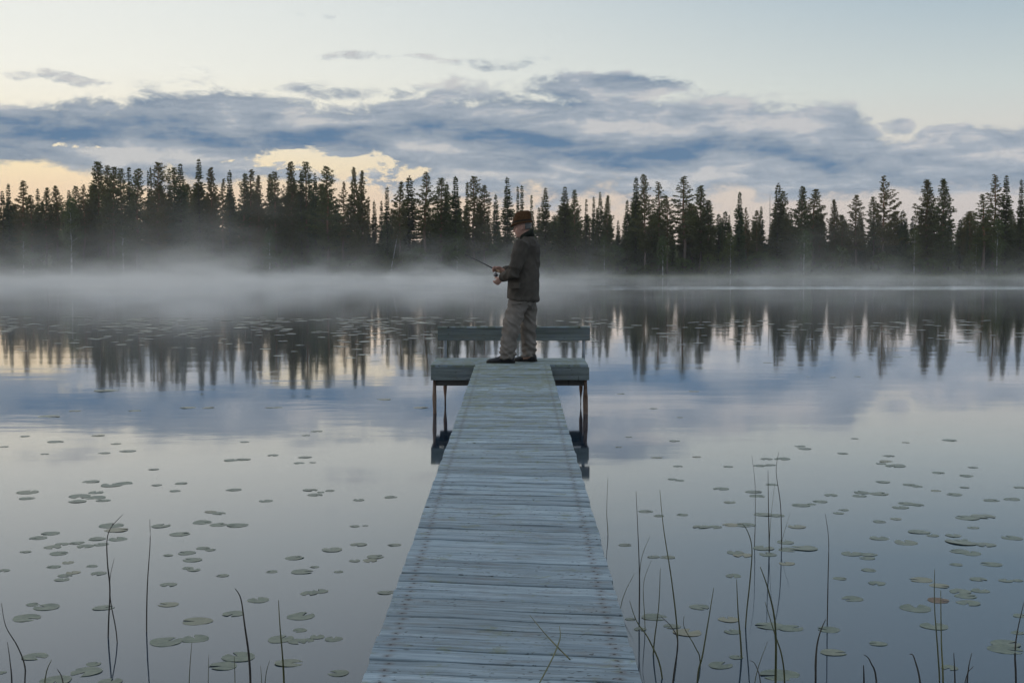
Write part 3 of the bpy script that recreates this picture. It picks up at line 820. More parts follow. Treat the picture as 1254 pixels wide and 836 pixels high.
def ering(c, a, b, n=20, f=FV, s=SV, tilt=Vector((0, 0, 0))):
    return [Vector(c) + f * (a * math.cos(2 * math.pi * k / n)) + s * (b * math.sin(2 * math.pi * k / n)) + tilt * math.cos(2 * math.pi * k / n) for k in range(n)]
PY = FRONT + .36
foot_z = DZ + .004
pr0 = at_y(632, 443, PY)
person_o = Vector((pr0.x, PY, foot_z))
KS = PY / F * 100 * 1.0          # 1 unit of the tables below = 100 photo pixels at this distance
def V3(u, v, z): return Vector((u, v, z))

M_SKIN = simple('skin', (0.42, 0.235, 0.175), (0.52, 0.31, 0.24), 14.0, .55, bump=.08, bscale=90)
M_JACKET = simple('jacket_cloth', (0.055, 0.046, 0.037), (0.086, 0.072, 0.058), 5.0, .85, bump=.35, bscale=260, spec=.2)
M_COLLAR = simple('collar_cord', (0.016, 0.018, 0.014), (0.028, 0.030, 0.024), 30.0, .9, bump=.3, bscale=300, spec=.1)
M_TROUS = simple('trouser_cloth', (0.150, 0.128, 0.110), (0.215, 0.184, 0.158), 6.0, .9, bump=.3, bscale=240, spec=.1)
M_HAT = simple('hat_tweed', (0.062, 0.032, 0.016), (0.105, 0.056, 0.030), 60.0, .95, bump=.5, bscale=320, spec=.05)
M_BAND = simple('hat_band', (0.020, 0.013, 0.009), (0.032, 0.022, 0.015), 30.0, .9)
M_BOOT = simple('boot_leather', (0.018, 0.018, 0.020), (0.035, 0.034, 0.036), 18.0, .5, bump=.2)
M_SOLE = simple('boot_sole', (0.012, 0.012, 0.012), (0.03, 0.028, 0.025), 18.0, .8)
M_HAIR = simple('grey_hair', (0.12, 0.112, 0.105), (0.22, 0.21, 0.195), 60.0, .7, bump=.5, bscale=200)
M_EYE = simple('eye', (0.03, 0.03, 0.03), (0.05, 0.045, 0.04), 5.0, .2)

# joints
SHL, SHR = V3(.065, -.195, 1.430), V3(.20, .165, 1.435)
ELL, ELR = V3(-.030, -.265, 1.110), V3(.06, .27, 1.15)
WRL, WRR = V3(-.165, -.035, 1.045), V3(-.150, .150, 1.125)
HF = Vector((-math.cos(rad(6)), math.sin(rad(6)), 0)); HS = Vector((-math.sin(rad(6)), -math.cos(rad(6)), 0))   # head: nearly in profile
CHIN = V3(.085, .0, 1.545)
nod = rad(7)
def hd(f, s, z):
    """head space -> person space (f forward, s to his left, z up from the chin); a slight nod forward"""
    zz = z - .05
    f2 = f * math.cos(nod) + zz * math.sin(nod); z2 = -f * math.sin(nod) + zz * math.cos(nod) + .05
    return CHIN + HF * f2 + HS * s + Vector((0, 0, z2))
def head_ring(z, fr, bk, w, n=20, grow=0.0):
    c, a = (fr + bk) / 2, (fr - bk) / 2
    out = []
    for k in range(n):
        t_ = 2 * math.pi * k / n; ct, st = math.cos(t_), math.sin(t_)
        p_ = .85
        x = math.copysign(abs(ct) ** p_, ct) * (a + grow); yv = math.copysign(abs(st) ** p_, st) * (w + grow)
        out.append(hd(c + x, yv, z))
    return out
HEAD = [(-.004, .070, .010, .022), (.012, .086, -.02, .042), (.045, .092, -.055, .055), (.078, .094, -.080, .064), (.108, .088, -.095, .070),
        (.138, .095, -.102, .073), (.175, .086, -.102, .074), (.207, .060, -.088, .060), (.230, .012, -.045, .028)]
def hand(mb, wrist, d, nrm, curl, spread=.0, thumb_side=1):
    """palm and five fingers: d points along the hand, nrm is where the palm faces"""
    d = d.normalized(); nrm = (nrm - d * nrm.dot(d)).normalized(); w = d.cross(nrm) * thumb_side
    rr = []
    for t_, hw, ht in ((-.03, .026, .022), (0, .030, .020), (.03, .038, .019), (.065, .042, .018), (.092, .040, .014)):
        c = wrist + d * t_
        rr.append([c + w * (hw * math.cos(2 * math.pi * k / 10)) + nrm * (ht * math.sin(2 * math.pi * k / 10)) for k in range(10)])
    mb.rings(rr)
    for i, (off, L) in enumerate(((.030, .072), (.010, .082), (-.011, .076), (-.030, .060))):
        p = wrist + d * .084 + w * off; a = curl[0]; pts = [p - d * .02]
        for seg, fr_l in enumerate((.42, .32, .26)):
            dirv = d * math.cos(a) + nrm * math.sin(a) + w * (spread * off)
            pts.append(p); p = p + dirv * (L * fr_l); a += curl[1]
        pts.append(p)
        mb.tube(pts, [.0095, .0098, .0090, .0084, .0072], 8)
    tb = wrist + d * .022 + w * .030
    td = (d * .65 + w * .45 + nrm * .55).normalized()
    q1 = tb + td * .038; q2 = q1 + (d * .75 + nrm * .65 - w * .10).normalized() * .032; q3 = q2 + (d * .55 + nrm * .8 - w * .3).normalized() * .024
    mb.tube([tb - td * .015, tb, q1, q2, q3], [.014, .014, .0115, .0105, .008], 8)

body = MB()
body.rings([head_ring(*h) for h in HEAD])
body.tube([hd(.090, 0, .118), hd(.108, 0, .098), hd(.116, 0, .082), hd(.098, 0, .074)], [.009, .013, .016, .012], 8)       # nose
body.tube([hd(.086, -.030, .132), hd(.094, 0, .132), hd(.086, .030, .132)], .010, 6)                                       # brow
body.tube([hd(.080, -.02, .052), hd(.094, 0, .053), hd(.080, .02, .052)], .0075, 6)                                        # upper lip
body.tube([hd(.078, -.018, .040), hd(.091, 0, .040), hd(.078, .018, .040)], .0075, 6)
body.tube([hd(.076, 0, .010), hd(.080, 0, .004)], .018, 8)                                                                 # chin
for sg in (-1, 1):
    body.tube([hd(.005, sg * .068, .128), hd(-.004, sg * .081, .120), hd(-.006, sg * .083, .098), hd(.004, sg * .072, .078)], [.010, .014, .013, .008], 8)   # ear
    body.tube([hd(.070, sg * .040, .088), hd(.050, sg * .056, .085)], [.014, .016], 8)                                     # cheek
body.tube([hd(-.025, 0, .055), hd(-.035, 0, -.02), V3(.135, 0, 1.46), V3(.13, 0, 1.38)], [.058, .056, .060, .075], 14)      # neck
body.rings([ering((.135, 0, 1.44), .07, .13), ering((.12, 0, 1.30), .10, .15), ering((.10, 0, 1.05), .10, .14), ering((.085, 0, .86), .10, .14), ering((.085, 0, .78), .08, .12)])
for sh, el_, wr in ((SHL, ELL, WRL), (SHR, ELR, WRR)):
    body.tube([V3(.13, 0, 1.40), sh, sh.lerp(el_, .5), el_, el_.lerp(wr, .35), wr], [.05, .052, .046, .040, .040, .027], 10)
LEGL = [(.80, .045, -.09), (.46, -.055, -.115), (.09, -.105, -.125)]; LEGR = [(.80, .115, .09), (.46, .145, .11), (.09, .165, .125)]
for lg in (LEGL, LEGR):
    body.tube([V3(u, v, z) for z, u, v in lg], [.075, .055, .040], 10)
    z, u, v = lg[-1]; body.tube([V3(u + .02, v, .07), V3(u - .03, v, .050), V3(u - .08, v, .042)], [.030, .026, .018], 8)
dR = (V3(-.26, .165, 1.150) - WRR).normalized()
hand(body, WRR + dR * .02, dR, Vector((-.1, -.75, -.35)), (.35, 1.05), thumb_side=1)
dL = (V3(-.255, .01, .965) - WRL).normalized()
hand(body, WRL + dL * .02, dL, Vector((-.25, .85, .15)), (.55, .75), thumb_side=-1)
person = link('person', remesh(body, .0052, 3, M_SKIN, 'person'))
person.location = person_o
person.scale = (1.0, 1.0, 1.0)
tag(person, 'man in brown hat, dark jacket and baggy trousers standing on the jetty end, fishing', 'person')
def wear(name, me, parent=None): return link(name, me, parent or person)

def wr_jacket(p):
    a = mnoise.noise(Vector((p.x * 5 + 3, p.y * 5, p.z * 11))) * .009
    b_ = abs(mnoise.noise(Vector((p.x * 9 + p.z * 6, p.y * 9, p.z * 7 - p.x * 9)))) * .020
    fl_ = .010 * max(0, mnoise.noise(Vector((math.atan2(p.y, p.x - .1) * 2.6, 0, p.z)))) * max(0, (1.05 - p.z) * 2.5)
    return a - b_ + fl_ + .003
jb = MB()
JT = [(.765, .086, .188, .235), (.785, .086, .196, .245), (.88, .086, .198, .235), (1.0, .092, .190, .215), (1.12, .106, .178, .200), (1.25, .126, .168, .195), (1.35, .140, .160, .200),
      (1.425, .134, .145, .220), (1.485, .142, .118, .170), (1.53, .142, .092, .112), (1.555, .138, .082, .088)]
jb.rings([ering((cu, .0, z), a, b_, 24, tilt=Vector((0, 0, .022 if z < .8 else 0))) for z, cu, a, b_ in JT])
def sleeve(sh, el_, wr, inner):
    m1, m2 = sh.lerp(el_, .5), el_.lerp(wr, .5)
    end = el_.lerp(wr, .93)
    jb.tube([inner, sh, m1 + Vector((.0, 0, 0)), el_.lerp(sh, .12), el_ + Vector((.012, 0, -.012)), el_.lerp(wr, .2), m2, end], [.078, .098, .092, .084, .080, .077, .066, .058], 16)
sleeve(SHL, ELL, WRL, V3(.12, -.05, 1.44)); sleeve(SHR, ELR, WRR, V3(.15, .05, 1.44))
jk = wear('jacket', remesh(jb, .0075, 5, M_JACKET, 'jacket', wr_jacket))
cb = MB()
cb.rings([ering((.135, 0, 1.525), .090, .100, 22, tilt=Vector((0, 0, -.03))), ering((.130, 0, 1.560), .084, .090, 22, tilt=Vector((0, 0, -.04))), ering((.130, 0, 1.590), .080, .084, 22, tilt=Vector((0, 0, -.045))),
          ering((.130, 0, 1.585), .068, .072, 22, tilt=Vector((0, 0, -.045))), ering((.132, 0, 1.535), .070, .075, 22, tilt=Vector((0, 0, -.03)))])
wear('collar', cb.mesh('collar', M_COLLAR, True), jk)
# hip pocket flap and cuffs
pk = MB(); c0 = V3(-.012, -.225, .965)
for i in range(1):
    ex = Vector((-.62, -.78, 0)).normalized(); tang = Vector((-ex.y, ex.x, 0))
    pts = [c0 + tang * a + Vector((0, 0, b_)) + ex * e for a, b_, e in ((-.075, .02, .018), (.075, .02, .018), (.075, -.05, .026), (-.075, -.05, .026))]
    pk.add(pts + [p - ex * .03 for p in pts], [(0, 1, 2, 3), (7, 6, 5, 4), (0, 4, 5, 1), (1, 5, 6, 2), (2, 6, 7, 3), (3, 7, 4, 0)])
wear('pocket_flap', pk.mesh('pocket_flap', M_JACKET), jk)
for el_, wr in ((ELL, WRL), (ELR, WRR)):
    q = MB(); q.tube([el_.lerp(wr, .80), el_.lerp(wr, .86), el_.lerp(wr, .99)], [.058, .061, .058], 16); wear('cuff', q.mesh('cuff', M_JACKET, True), jk)

def wr_trous(p):
    low = max(0, (.30 - p.z) * 3)
    a = mnoise.noise(Vector((p.x * 6, p.y * 6, p.z * 9 + 5))) * .014
    s_ = -abs(mnoise.noise(Vector((p.x * 7 + p.z * 5, p.y * 8, p.z * 10 + p.x * 7)))) * .040
    st = math.sin(p.z * 95 + 4 * mnoise.noise(Vector((p.x * 6, p.y * 6, p.z * 3)))) * .010 * low
    return a + s_ + st + .010
tb_ = MB()
tb_.rings([ering((u, v, z), a, b_, 20) for z, u, v, a, b_ in ((.90, .085, 0, .15, .18), (.80, .085, 0, .165, .20), (.72, .085, 0, .155, .19), (.66, .08, 0, .11, .15))])
tb_.rings([ering((u, v, z), a, b_, 18) for z, u, v, a, b_ in ((.82, .045, -.095, .125, .105), (.70, .020, -.105, .132, .105), (.56, -.028, -.112, .122, .100), (.45, -.055, -.115, .110, .096),
                                                              (.30, -.085, -.120, .102, .092), (.16, -.103, -.124, .098, .090), (.085, -.108, -.125, .102, .092), (.050, -.108, -.125, .100, .090))])
tb_.rings([ering((u, v, z), a, b_, 18) for z, u, v, a, b_ in ((.82, .125, .095, .120, .105), (.70, .140, .105, .112, .102), (.56, .145, .110, .104, .096), (.45, .146, .112, .099, .092),
                                                              (.30, .152, .118, .096, .090), (.16, .162, .124, .089, .086), (.085, .164, .125, .092, .088), (.050, .164, .125, .090, .086))])
tr = wear('trousers', remesh(tb_, .0075, 4, M_TROUS, 'trousers', wr_trous))
pk = MB(); ex = Vector((-.25, -.97, 0)); tang = Vector((-ex.y, ex.x, 0)); c0 = V3(.005, -.232, .70)
pts = [c0 + tang * a + Vector((0, 0, b_)) + ex * e for a, b_, e in ((-.07, .03, -.01), (.06, .05, -.01), (.06, .035, -.006), (-.07, .015, -.006))]
pk.add(pts + [p - ex * .03 for p in pts], [(0, 1, 2, 3), (7, 6, 5, 4), (0, 4, 5, 1), (1, 5, 6, 2), (2, 6, 7, 3), (3, 7, 4, 0)])
wear('pocket', pk.mesh('pocket', M_TROUS), tr)

def boot(heel, ang, L):
    f = Vector((-math.cos(ang), math.sin(ang), 0)); s = Vector((f.y, -f.x, 0))
    rr = []
    for t_, hw, h in ((0, .026, .075), (.03, .037, .100), (.10, .041, .112), (.16, .043, .095), (.21, .047, .070), (.27, .049, .056), (.31, .040, .047), (.335, .018, .034)):
        c = heel + f * (t_ * L / .335)
        rr.append([c + s * (hw * x) + Vector((0, 0, .016 + (h - .016) * z)) for x, z in ((-1, 0), (1, 0), (1.02, .35), (.85, .78), (.40, 1), (-.40, 1), (-.85, .78), (-1.02, .35))])
    q = MB(); q.rings(rr); me = q.mesh('boot', M_BOOT, True); b_ = wear('boot', me)
    rr = []
    for t_, hw in ((-.008, .024), (.02, .039), (.10, .042), (.16, .043), (.23, .053), (.29, .050), (.33, .030), (.345, .012)):
        c = heel + f * (t_ * L / .335)
        rr.append([c + s * (hw * x) + Vector((0, 0, z)) for x, z in ((-1, 0), (1, 0), (1.03, .024), (-1.03, .024))])
    q = MB(); q.rings(rr); wear('sole', q.mesh('sole', M_SOLE), b_)
boot(V3(-.020, -.125, 0), rad(3), .335); boot(V3(.250, .120, 0), rad(18), .285)

# hat: soft tapered crown, narrow brim dipping in front
hb_ = MB(); n = 28
def hatring(z, a, b_, cf=0.0, droop=0.0):
    return [hd(-.006 + cf + a * math.cos(2 * math.pi * k / n), b_ * math.sin(2 * math.pi * k / n), z - droop * max(0, math.cos(2 * math.pi * k / n)) ** 2) for k in range(n)]
hb_.rings([hatring(.158, .112, .094), hatring(.158, .138, .112, .010, .022), hatring(.165, .141, .115, .010, .022), hatring(.182, .124, .104, .002, .008), hatring(.215, .116, .098, -.002),
           hatring(.255, .106, .090, -.012), hatring(.285, .096, .080, -.020), hatring(.304, .080, .066, -.024), hatring(.312, .056, .044, -.024), hatring(.306, .024, .014, -.024)])
hat = wear('hat', hb_.mesh('hat', M_HAT, True))
q = MB(); q.rings([hatring(.183, .1265, .1065, .002, .008), hatring(.203, .1220, .1030, .000, .003)], cap=False); wear('hat_band', q.mesh('hat_band', M_BAND, True), hat)
# grey hair round the back and sides below the hat
hv = MB(); rows = []
for z, fr_h, bk, w in ((.085, .090, -.090, .068), (.110, .088, -.099, .0725), (.140, .093, -.105, .0755), (.165, .09, -.106, .077)):
    row = []
    for k in range(23):
        t_ = rad(108 + (252 - 108) * k / 22)
        c, a = (fr_h + bk) / 2, (fr_h - bk) / 2
        g_ = .004 + .002 * random.Random(k * 7 + int(z * 1000)).random()
        row.append(hd(c - .0 + math.copysign(abs(math.cos(t_)) ** .85, math.cos(t_)) * (a + g_) if True else 0, math.copysign(abs(math.sin(t_)) ** .85, math.sin(t_)) * (w + g_), z))
    rows.append(row)
for r0, r1 in zip(rows, rows[1:]):
    for k in range(22):
        ins = CHIN + Vector((0, 0, .12))
        hv.add([r0[k], r0[k + 1], r1[k + 1], r1[k]], [(0, 1, 2, 3)])
me = hv.mesh('hair', M_HAIR, True); hair = wear('hair', me)
so = hair.modifiers.new('thick', 'SOLIDIFY'); so.thickness = .010; so.offset = 0
for sg in (-1, 1):
    q = MB(); c = hd(.079, sg * .031, .112); rr = []
    for i in range(5):
        th = math.pi * i / 4; rr.append([c + HF * (.009 * math.sin(th) * math.cos(2 * math.pi * k / 8)) + HS * (.011 * math.sin(th) * math.sin(2 * math.pi * k / 8)) + Vector((0, 0, .007 * math.cos(th))) for k in range(8)])
    q.rings(rr, cap=False); wear('eye', q.mesh('eye', M_EYE, True))

# ------------------------------------------------------------------ fishing rod
M_CORK = simple('cork_grip', (0.16, 0.10, 0.055), (0.26, 0.17, 0.10), 40.0, .8)
M_BLANK = simple('rod_blank', (0.012, 0.012, 0.014), (0.02, 0.02, 0.022), 20.0, .65, spec=.15)
M_METAL = simple('reel_metal', (0.09, 0.09, 0.10), (0.16, 0.16, 0.17), 20.0, .35, metal=.8)
grip = person_o + WRR + dR * .090 + Vector((-.005, -.030, -.012))
tip = at_y(569.5, 311.0, PY + 1.45)
rdv = (tip - grip).normalized()
rod = empty('fishing_rod', grip)
L_ = (tip - grip).length
q = MB(); q.tube([-rdv * .16, -rdv * .12, rdv * .10, rdv * .14], [.013, .0125, .012, .009], 10); link('grip', q.mesh('grip', M_CORK, True), rod)
q = MB(); q.tube([rdv * .12, rdv * L_ * .4, rdv * L_ * .75 + Vector((0, 0, -.004)), rdv * L_ + Vector((0, 0, -.012))], [.0078, .0062, .0048, .0032], 8); link('blank', q.mesh('blank', M_BLANK, True), rod)
q = MB(); dn = Vector((0, 0, -1)); dn = (dn - rdv * dn.dot(rdv)).normalized(); sd_ = rdv.cross(dn)
rc = rdv * .02 + dn * .065
q.tube([rdv * .02 + dn * .01, rc], [.006, .007], 8); q.tube([rc - rdv * .025, rc - rdv * .015, rc + rdv * .03, rc + rdv * .036], [.012, .024, .024, .020], 14)
reel = link('reel', q.mesh('reel', M_METAL, True), rod)
q = MB(); q.tube([rc, rc - sd_ * .05, rc - sd_ * .055 + dn * .045, rc - sd_ * .085 + dn * .045], [.004, .004, .004, .008], 8); link('crank', q.mesh('crank', M_METAL, True), reel)
for t_ in (.28, .45, .62, .80, .985):
    q = MB(); c = rdv * (L_ * t_) + dn * .016
    pts = [c + (dn * math.cos(a) + sd_ * math.sin(a)) * .012 for a in [i * math.pi / 4 for i in range(9)]]
    q.tube(pts, .0015, 5); link('line_guide', q.mesh('line_guide', M_METAL, True), rod)
tag(rod, 'thin dark fishing rod with cork grip and reel held by the man', 'fishing rod')

# ------------------------------------------------------------------ trees
def sprays(base, direc, length, width, rng):
    """one thin needle triangle-pair per row: base point, direction, length, width -> verts, quads"""
    n = len(base)
    r = rng.normal(size=(n, 3)); side = np.cross(direc, r)
    side /= np.linalg.norm(side, axis=1, keepdims=True) + 1e-9
    L = length[:, None]; W = width[:, None]
    v = np.stack([base - side * W * .35, base + direc * L * .45 - side * W, base + direc * L, base + direc * L * .5 + side * W], 1).reshape(-1, 3)
    f = np.arange(4 * n).reshape(n, 4)
    return v, f
def norm(a): return a / (np.linalg.norm(a, axis=-1, keepdims=True) + 1e-9)

def make_spruce(seed, h=17.0, r=1.75, low=0.10, gap=0.0, name='spruce_tree'):
    rng = np.random.default_rng(seed); rn = random.Random(seed)
    tb = MB()
    bend = [Vector((rn.gauss(0, .05) * i / 4, rn.gauss(0, .05) * i / 4, h * i / 8)) for i in range(9)]
    tb.tube(bend, [0.20 * (1 - i / 8.6) + 0.012 for i in range(9)], 7)
    B, D, L, W = [], [], [], []
    z = h * low
    lopside = rng.uniform(0, 6.28)
    while z < h - 0.15:
        t = z / h
        prof = (1 - t) ** 0.9 * r * (0.88 + 0.16 * math.sin(t * 19 + seed)) + 0.05
        if t < low + 0.12: prof *= 0.55 + 0.45 * (t - low) / 0.12
        nb = rn.randint(5, 7) if t < .8 else 4
        a0 = rn.uniform(0, 6.28)
        for k in range(nb):
            if rn.random() < gap + 0.08: continue
            a = a0 + k * 6.283 / nb + rn.uniform(-.3, .3)
            ln = prof * rn.uniform(0.62, 1.18) * (1 + .16 * math.cos(a - lopside))
            drop = -0.42 * (1 - t) + 0.35 * t + rn.uniform(-.12, .12)
            d = np.array([math.cos(a), math.sin(a), drop])
            ns = max(3, int(ln / 0.15))
            s = np.linspace(0.12, 1.0, ns)
            pts = np.array([0, 0, z]) + d * (s * ln)[:, None]
            pts[:, 2] += 0.16 * ln * s ** 3
            if ln > .5 and t < .75: tb.tube([(0, 0, z), tuple(pts[len(pts) // 2]), tuple(pts[-1])], [0.022, 0.012, 0.004], 3)
            reps = 5
            base = np.repeat(pts, reps, 0) + rng.normal(scale=.05, size=(ns * reps, 3))
            sd = np.cross(d, [0, 0, 1.0]); sd /= np.linalg.norm(sd)
            fan = rng.uniform(-1.1, 1.1, size=(ns * reps, 1))
            dd = norm(d * 0.8 + sd * fan * min(1.0, .3 + ln) + np.array([0, 0, -0.45]) * rng.uniform(0, 1.4, size=(ns * reps, 1)))
            B.append(base); D.append(dd)
            sz = np.repeat(0.46 - 0.16 * s, reps) * rng.uniform(.7, 1.3, ns * reps) * min(1.0, .46 + .80 * ln)
            L.append(sz); W.append(sz * rng.uniform(.22, .36, ns * reps))
        z += rn.uniform(0.24, 0.42)
    tip = np.tile(np.array([0, 0, h - .25]), (8, 1)) + rng.normal(scale=.03, size=(8, 3))
    B.append(tip); D.append(norm(rng.normal(scale=.22, size=(8, 3)) + [0, 0, 1])); L.append(np.full(8, .40)); W.append(np.full(8, .04))
    v, f = sprays(np.concatenate(B), np.concatenate(D), np.concatenate(L), np.concatenate(W), rng)
    root = empty(name)
    link('trunk', tb.mesh('spruce_trunk', M_BARK, True), root)
    link('crown', np_mesh('spruce_crown', v, f, M_SPRUCE), root)
    root['h'] = h
    return root

def make_pine(seed, h=17.0, r=2.1, low=0.42, dens=1.0, lop=0.0, pointy=0.62, name='pine_tree'):
    rng = np.random.default_rng(seed + 500); rn = random.Random(seed + 500)
    tb = MB()
    bx, by = 0.0, 0.0; spine = []
    for i in range(11):
        spine.append(Vector((bx, by, h * i / 10))); bx += rn.gauss(0, .07); by += rn.gauss(0, .07)
    tb.tube(spine, [0.21 * (1 - i / 10.5) ** 0.8 + 0.015 for i in range(11)], 8)
    def on(z):
        q = min(9.999, max(0, z / h * 10)); i = int(q); return spine[i].lerp(spine[i + 1], q - i)
    B, D, L, W = [], [], [], []
    # dead lower twigs
    for i in range(16):
        z = rn.uniform(.12, low + .05) * h; a = rn.uniform(0, 6.28); p = on(z); ln = rn.uniform(.3, 1.2)
        tb.tube([p, p + Vector((math.cos(a), math.sin(a), rn.uniform(-.35, .1))) * ln], [.015, .004], 3)
    nbr = int(84 * dens)
    phase = rn.uniform(0, 6.28)
    for i in range(nbr):
        t = low + (1 - low) * ((i + rn.random()) / nbr) ** 0.92
        u = (t - low) / (1 - low)
        prof = (min(1.0, 0.50 + u * 1.9)) * (1 - u) ** pointy * (1.02 + .22 * math.sin(u * 11 + seed * 1.3)) + 0.07
        a = i * 2.399 + rn.uniform(-.5, .5) + phase
        ln = r * prof * rn.uniform(.55, 1.2) * (1 + lop * math.cos(a))
        p = on(t * h)
        rise = -0.30 + 0.80 * u + rn.uniform(-.15, .2)
        d = Vector((math.cos(a), math.sin(a), rise))
        mid = p + d * ln * .55 + Vector((0, 0, -.06 * ln)); end = p + d * ln + Vector((0, 0, .14 * ln))
        tb.tube([p, mid, end], [.035 * (1 - u * .6), .02, .006], 3)
        nc = max(2, int(ln / .42) + 1)
        for c in range(nc):
            s = 0.38 + 0.62 * (c + rn.random() * .6) / nc
            q = p.lerp(mid, s / .55) if s < .55 else mid.lerp(end, (s - .55) / .45)
            q = np.array(q) + rng.normal(scale=(.16, .16, .07), size=3) * (1 - .6 * u)
            rc = rn.uniform(.22, .44) * (1 - .50 * u)
            k = 24
            off = rng.normal(size=(k, 3)); off = norm(off) * rng.uniform(.1, 1, size=(k, 1)) ** .5
            off[:, 2] = off[:, 2] * .42 + .08
            B.append(q + off * rc * .75); D.append(norm(off + [0, 0, .35] + rng.normal(scale=.5, size=(k, 3))))
            sz = rng.uniform(.22, .40, k) * (1 - .5 * u); L.append(sz); W.append(sz * rng.uniform(.18, .30, k))
    v, f = sprays(np.concatenate(B), np.concatenate(D), np.concatenate(L), np.concatenate(W), rng)
    root = empty(name)
    link('trunk', tb.mesh('pine_trunk', M_PBARK, True), root)
    link('crown', np_mesh('pine_crown', v, f, M_PINE), root)
    root['h'] = h
    return root

def make_leafy(seed, h=7.0, r=1.8, name='birch_tree', lean=0.0, low=.25, bark=None, mat=None, nclump=60, part='crown'):
    rng = np.random.default_rng(seed + 900); rn = random.Random(seed + 900)
    tb = MB()
    sp = [Vector((lean * h * (i / 6) ** 1.2 + rn.gauss(0, .03), rn.gauss(0, .03), h * .92 * i / 6)) for i in range(7)]
    tb.tube(sp, [0.10 * h / 7 * (1 - i / 6.6) + .008 for i in range(7)], 6)
    B, D, L, W = [], [], [], []
    for i in range(nclump):
        u = rn.random(); z = h * (low + (1 - low) * u)
        rr = r * math.sin(math.pi * min(1, .16 + .80 * u)) ** .8 * math.sqrt(rn.random())
        a = rn.uniform(0, 6.28)
        k0 = min(5, int(z / (h * .92) * 6)); ax = sp[k0]
        q = np.array([ax.x + rr * math.cos(a), ax.y + rr * math.sin(a), z])
        tb.tube([(ax.x, ax.y, max(.2, z - rr * .6)), tuple(q)], [.018, .004], 3)
        k = 42; rc = rn.uniform(.3, .6) * h / 7
        off = norm(rng.normal(size=(k, 3))) * rng.uniform(.1, 1, size=(k, 1)) ** .5
        B.append(q + off * rc); D.append(norm(rng.normal(size=(k, 3)) + [0, 0, -.2]))
        sz = rng.uniform(.12, .24, k); L.append(sz); W.append(sz * .42)
    v, f = sprays(np.concatenate(B), np.concatenate(D), np.concatenate(L), np.concatenate(W), rng)
    root = empty(name)
    link('trunk' if part == 'crown' else 'stem', tb.mesh(name + '_trunk', bark or M_BIRCH, True), root)
    link(part, np_mesh(name + '_' + part, v, f, mat or M_LEAF), root)
    root['h'] = h
    return root

def make_snag(seed, h=16.0, name='dead_tree'):
    rn = random.Random(seed); tb = MB(); br = MB()
    sp = [Vector((rn.gauss(0, .04), rn.gauss(0, .04), h * i / 8)) for i in range(9)]
    tb.tube(sp, [0.15 * (1 - i / 8.4) + .01 for i in range(9)], 6)
    z = h * .25
    while z < h * .97:
        for k in range(rn.randint(2, 4)):
            a = rn.uniform(0, 6.28); ln = (1 - z / h) * rn.uniform(.4, 1.5) + .15
            br.tube([(0, 0, z), (math.cos(a) * ln, math.sin(a) * ln, z - .25 * ln)], [.018, .005], 3)
        z += rn.uniform(.3, .6)
    root = empty(name)
    link('trunk', tb.mesh('snag_trunk', M_SNAG, True), root); link('branches', br.mesh('snag_branches', M_SNAG), root)
    root['h'] = h
    return root

PROTO = {
    's': [make_spruce(i, r=(1.9, 1.75, 2.1, 1.8)[i], low=(.06, .10, .04, .12)[i]) for i in range(4)],          # ordinary spruce
    'n': [make_spruce(20 + i, r=(1.0, 1.15)[i], low=.08, gap=.05) for i in range(2)],                          # narrow spruce
    'w': [make_spruce(30 + i, r=2.5, low=.05) for i in range(1)],                                            # broad spruce
    'p': [make_pine(i, r=(2.1, 2.2, 1.95, 2.4)[i], low=(.30, .38, .34, .24)[i], dens=(1.4, 1.3, 1.4, 1.6)[i]) for i in range(4)],
    'q': [make_pine(20 + i, r=(1.8, 1.7)[i], low=(.36, .42)[i], dens=.85) for i in range(2)],                 # open, sparse pine
    'd': [make_pine(30 + i, r=(2.3, 2.5)[i], low=(.18, .24)[i], dens=2.3, pointy=.62) for i in range(2)],     # dense full pine
    'b': [make_pine(40, r=3.3, low=.30, dens=1.15, lop=.45, pointy=.75)],                                     # big pine, long right side
    'l': [make_leafy(i, h=9.0, r=1.5) for i in range(2)],                                                      # leafy birch
    'x': [make_snag(3)],
}
PROTO_USED = set()
NAMES = {'s': ('spruce', 'spruce'), 'n': ('narrow spruce', 'spruce'), 'w': ('broad dense spruce', 'spruce'), 'p': ('pine', 'pine'),
         'q': ('sparse pine', 'pine'), 'd': ('full dense pine', 'pine'), 'b': ('big pine with long boughs', 'pine'),
         'l': ('leafy green birch', 'birch'), 'x': ('bare dead tree', 'dead tree')}
def place_tree(kind, i, x, y, height, wid, rz, label, group, up=None):
    lst = PROTO[kind]; p = lst[i % len(lst)]
    key = (kind, i % len(lst))
    if key not in PROTO_USED:
        PROTO_USED.add(key); o = p
    else: o = copy_tree(p)
    s = height / p['h']
    o.location = (x, y, ground_z(x, y) - 0.05)
    o.scale = (s * wid, s * wid, s); o.rotation_euler = (0, 0, rz)
    tag(o, label, NAMES[kind][1] if NAMES[kind][1] != 'dead tree' else 'dead tree', group)
    return o

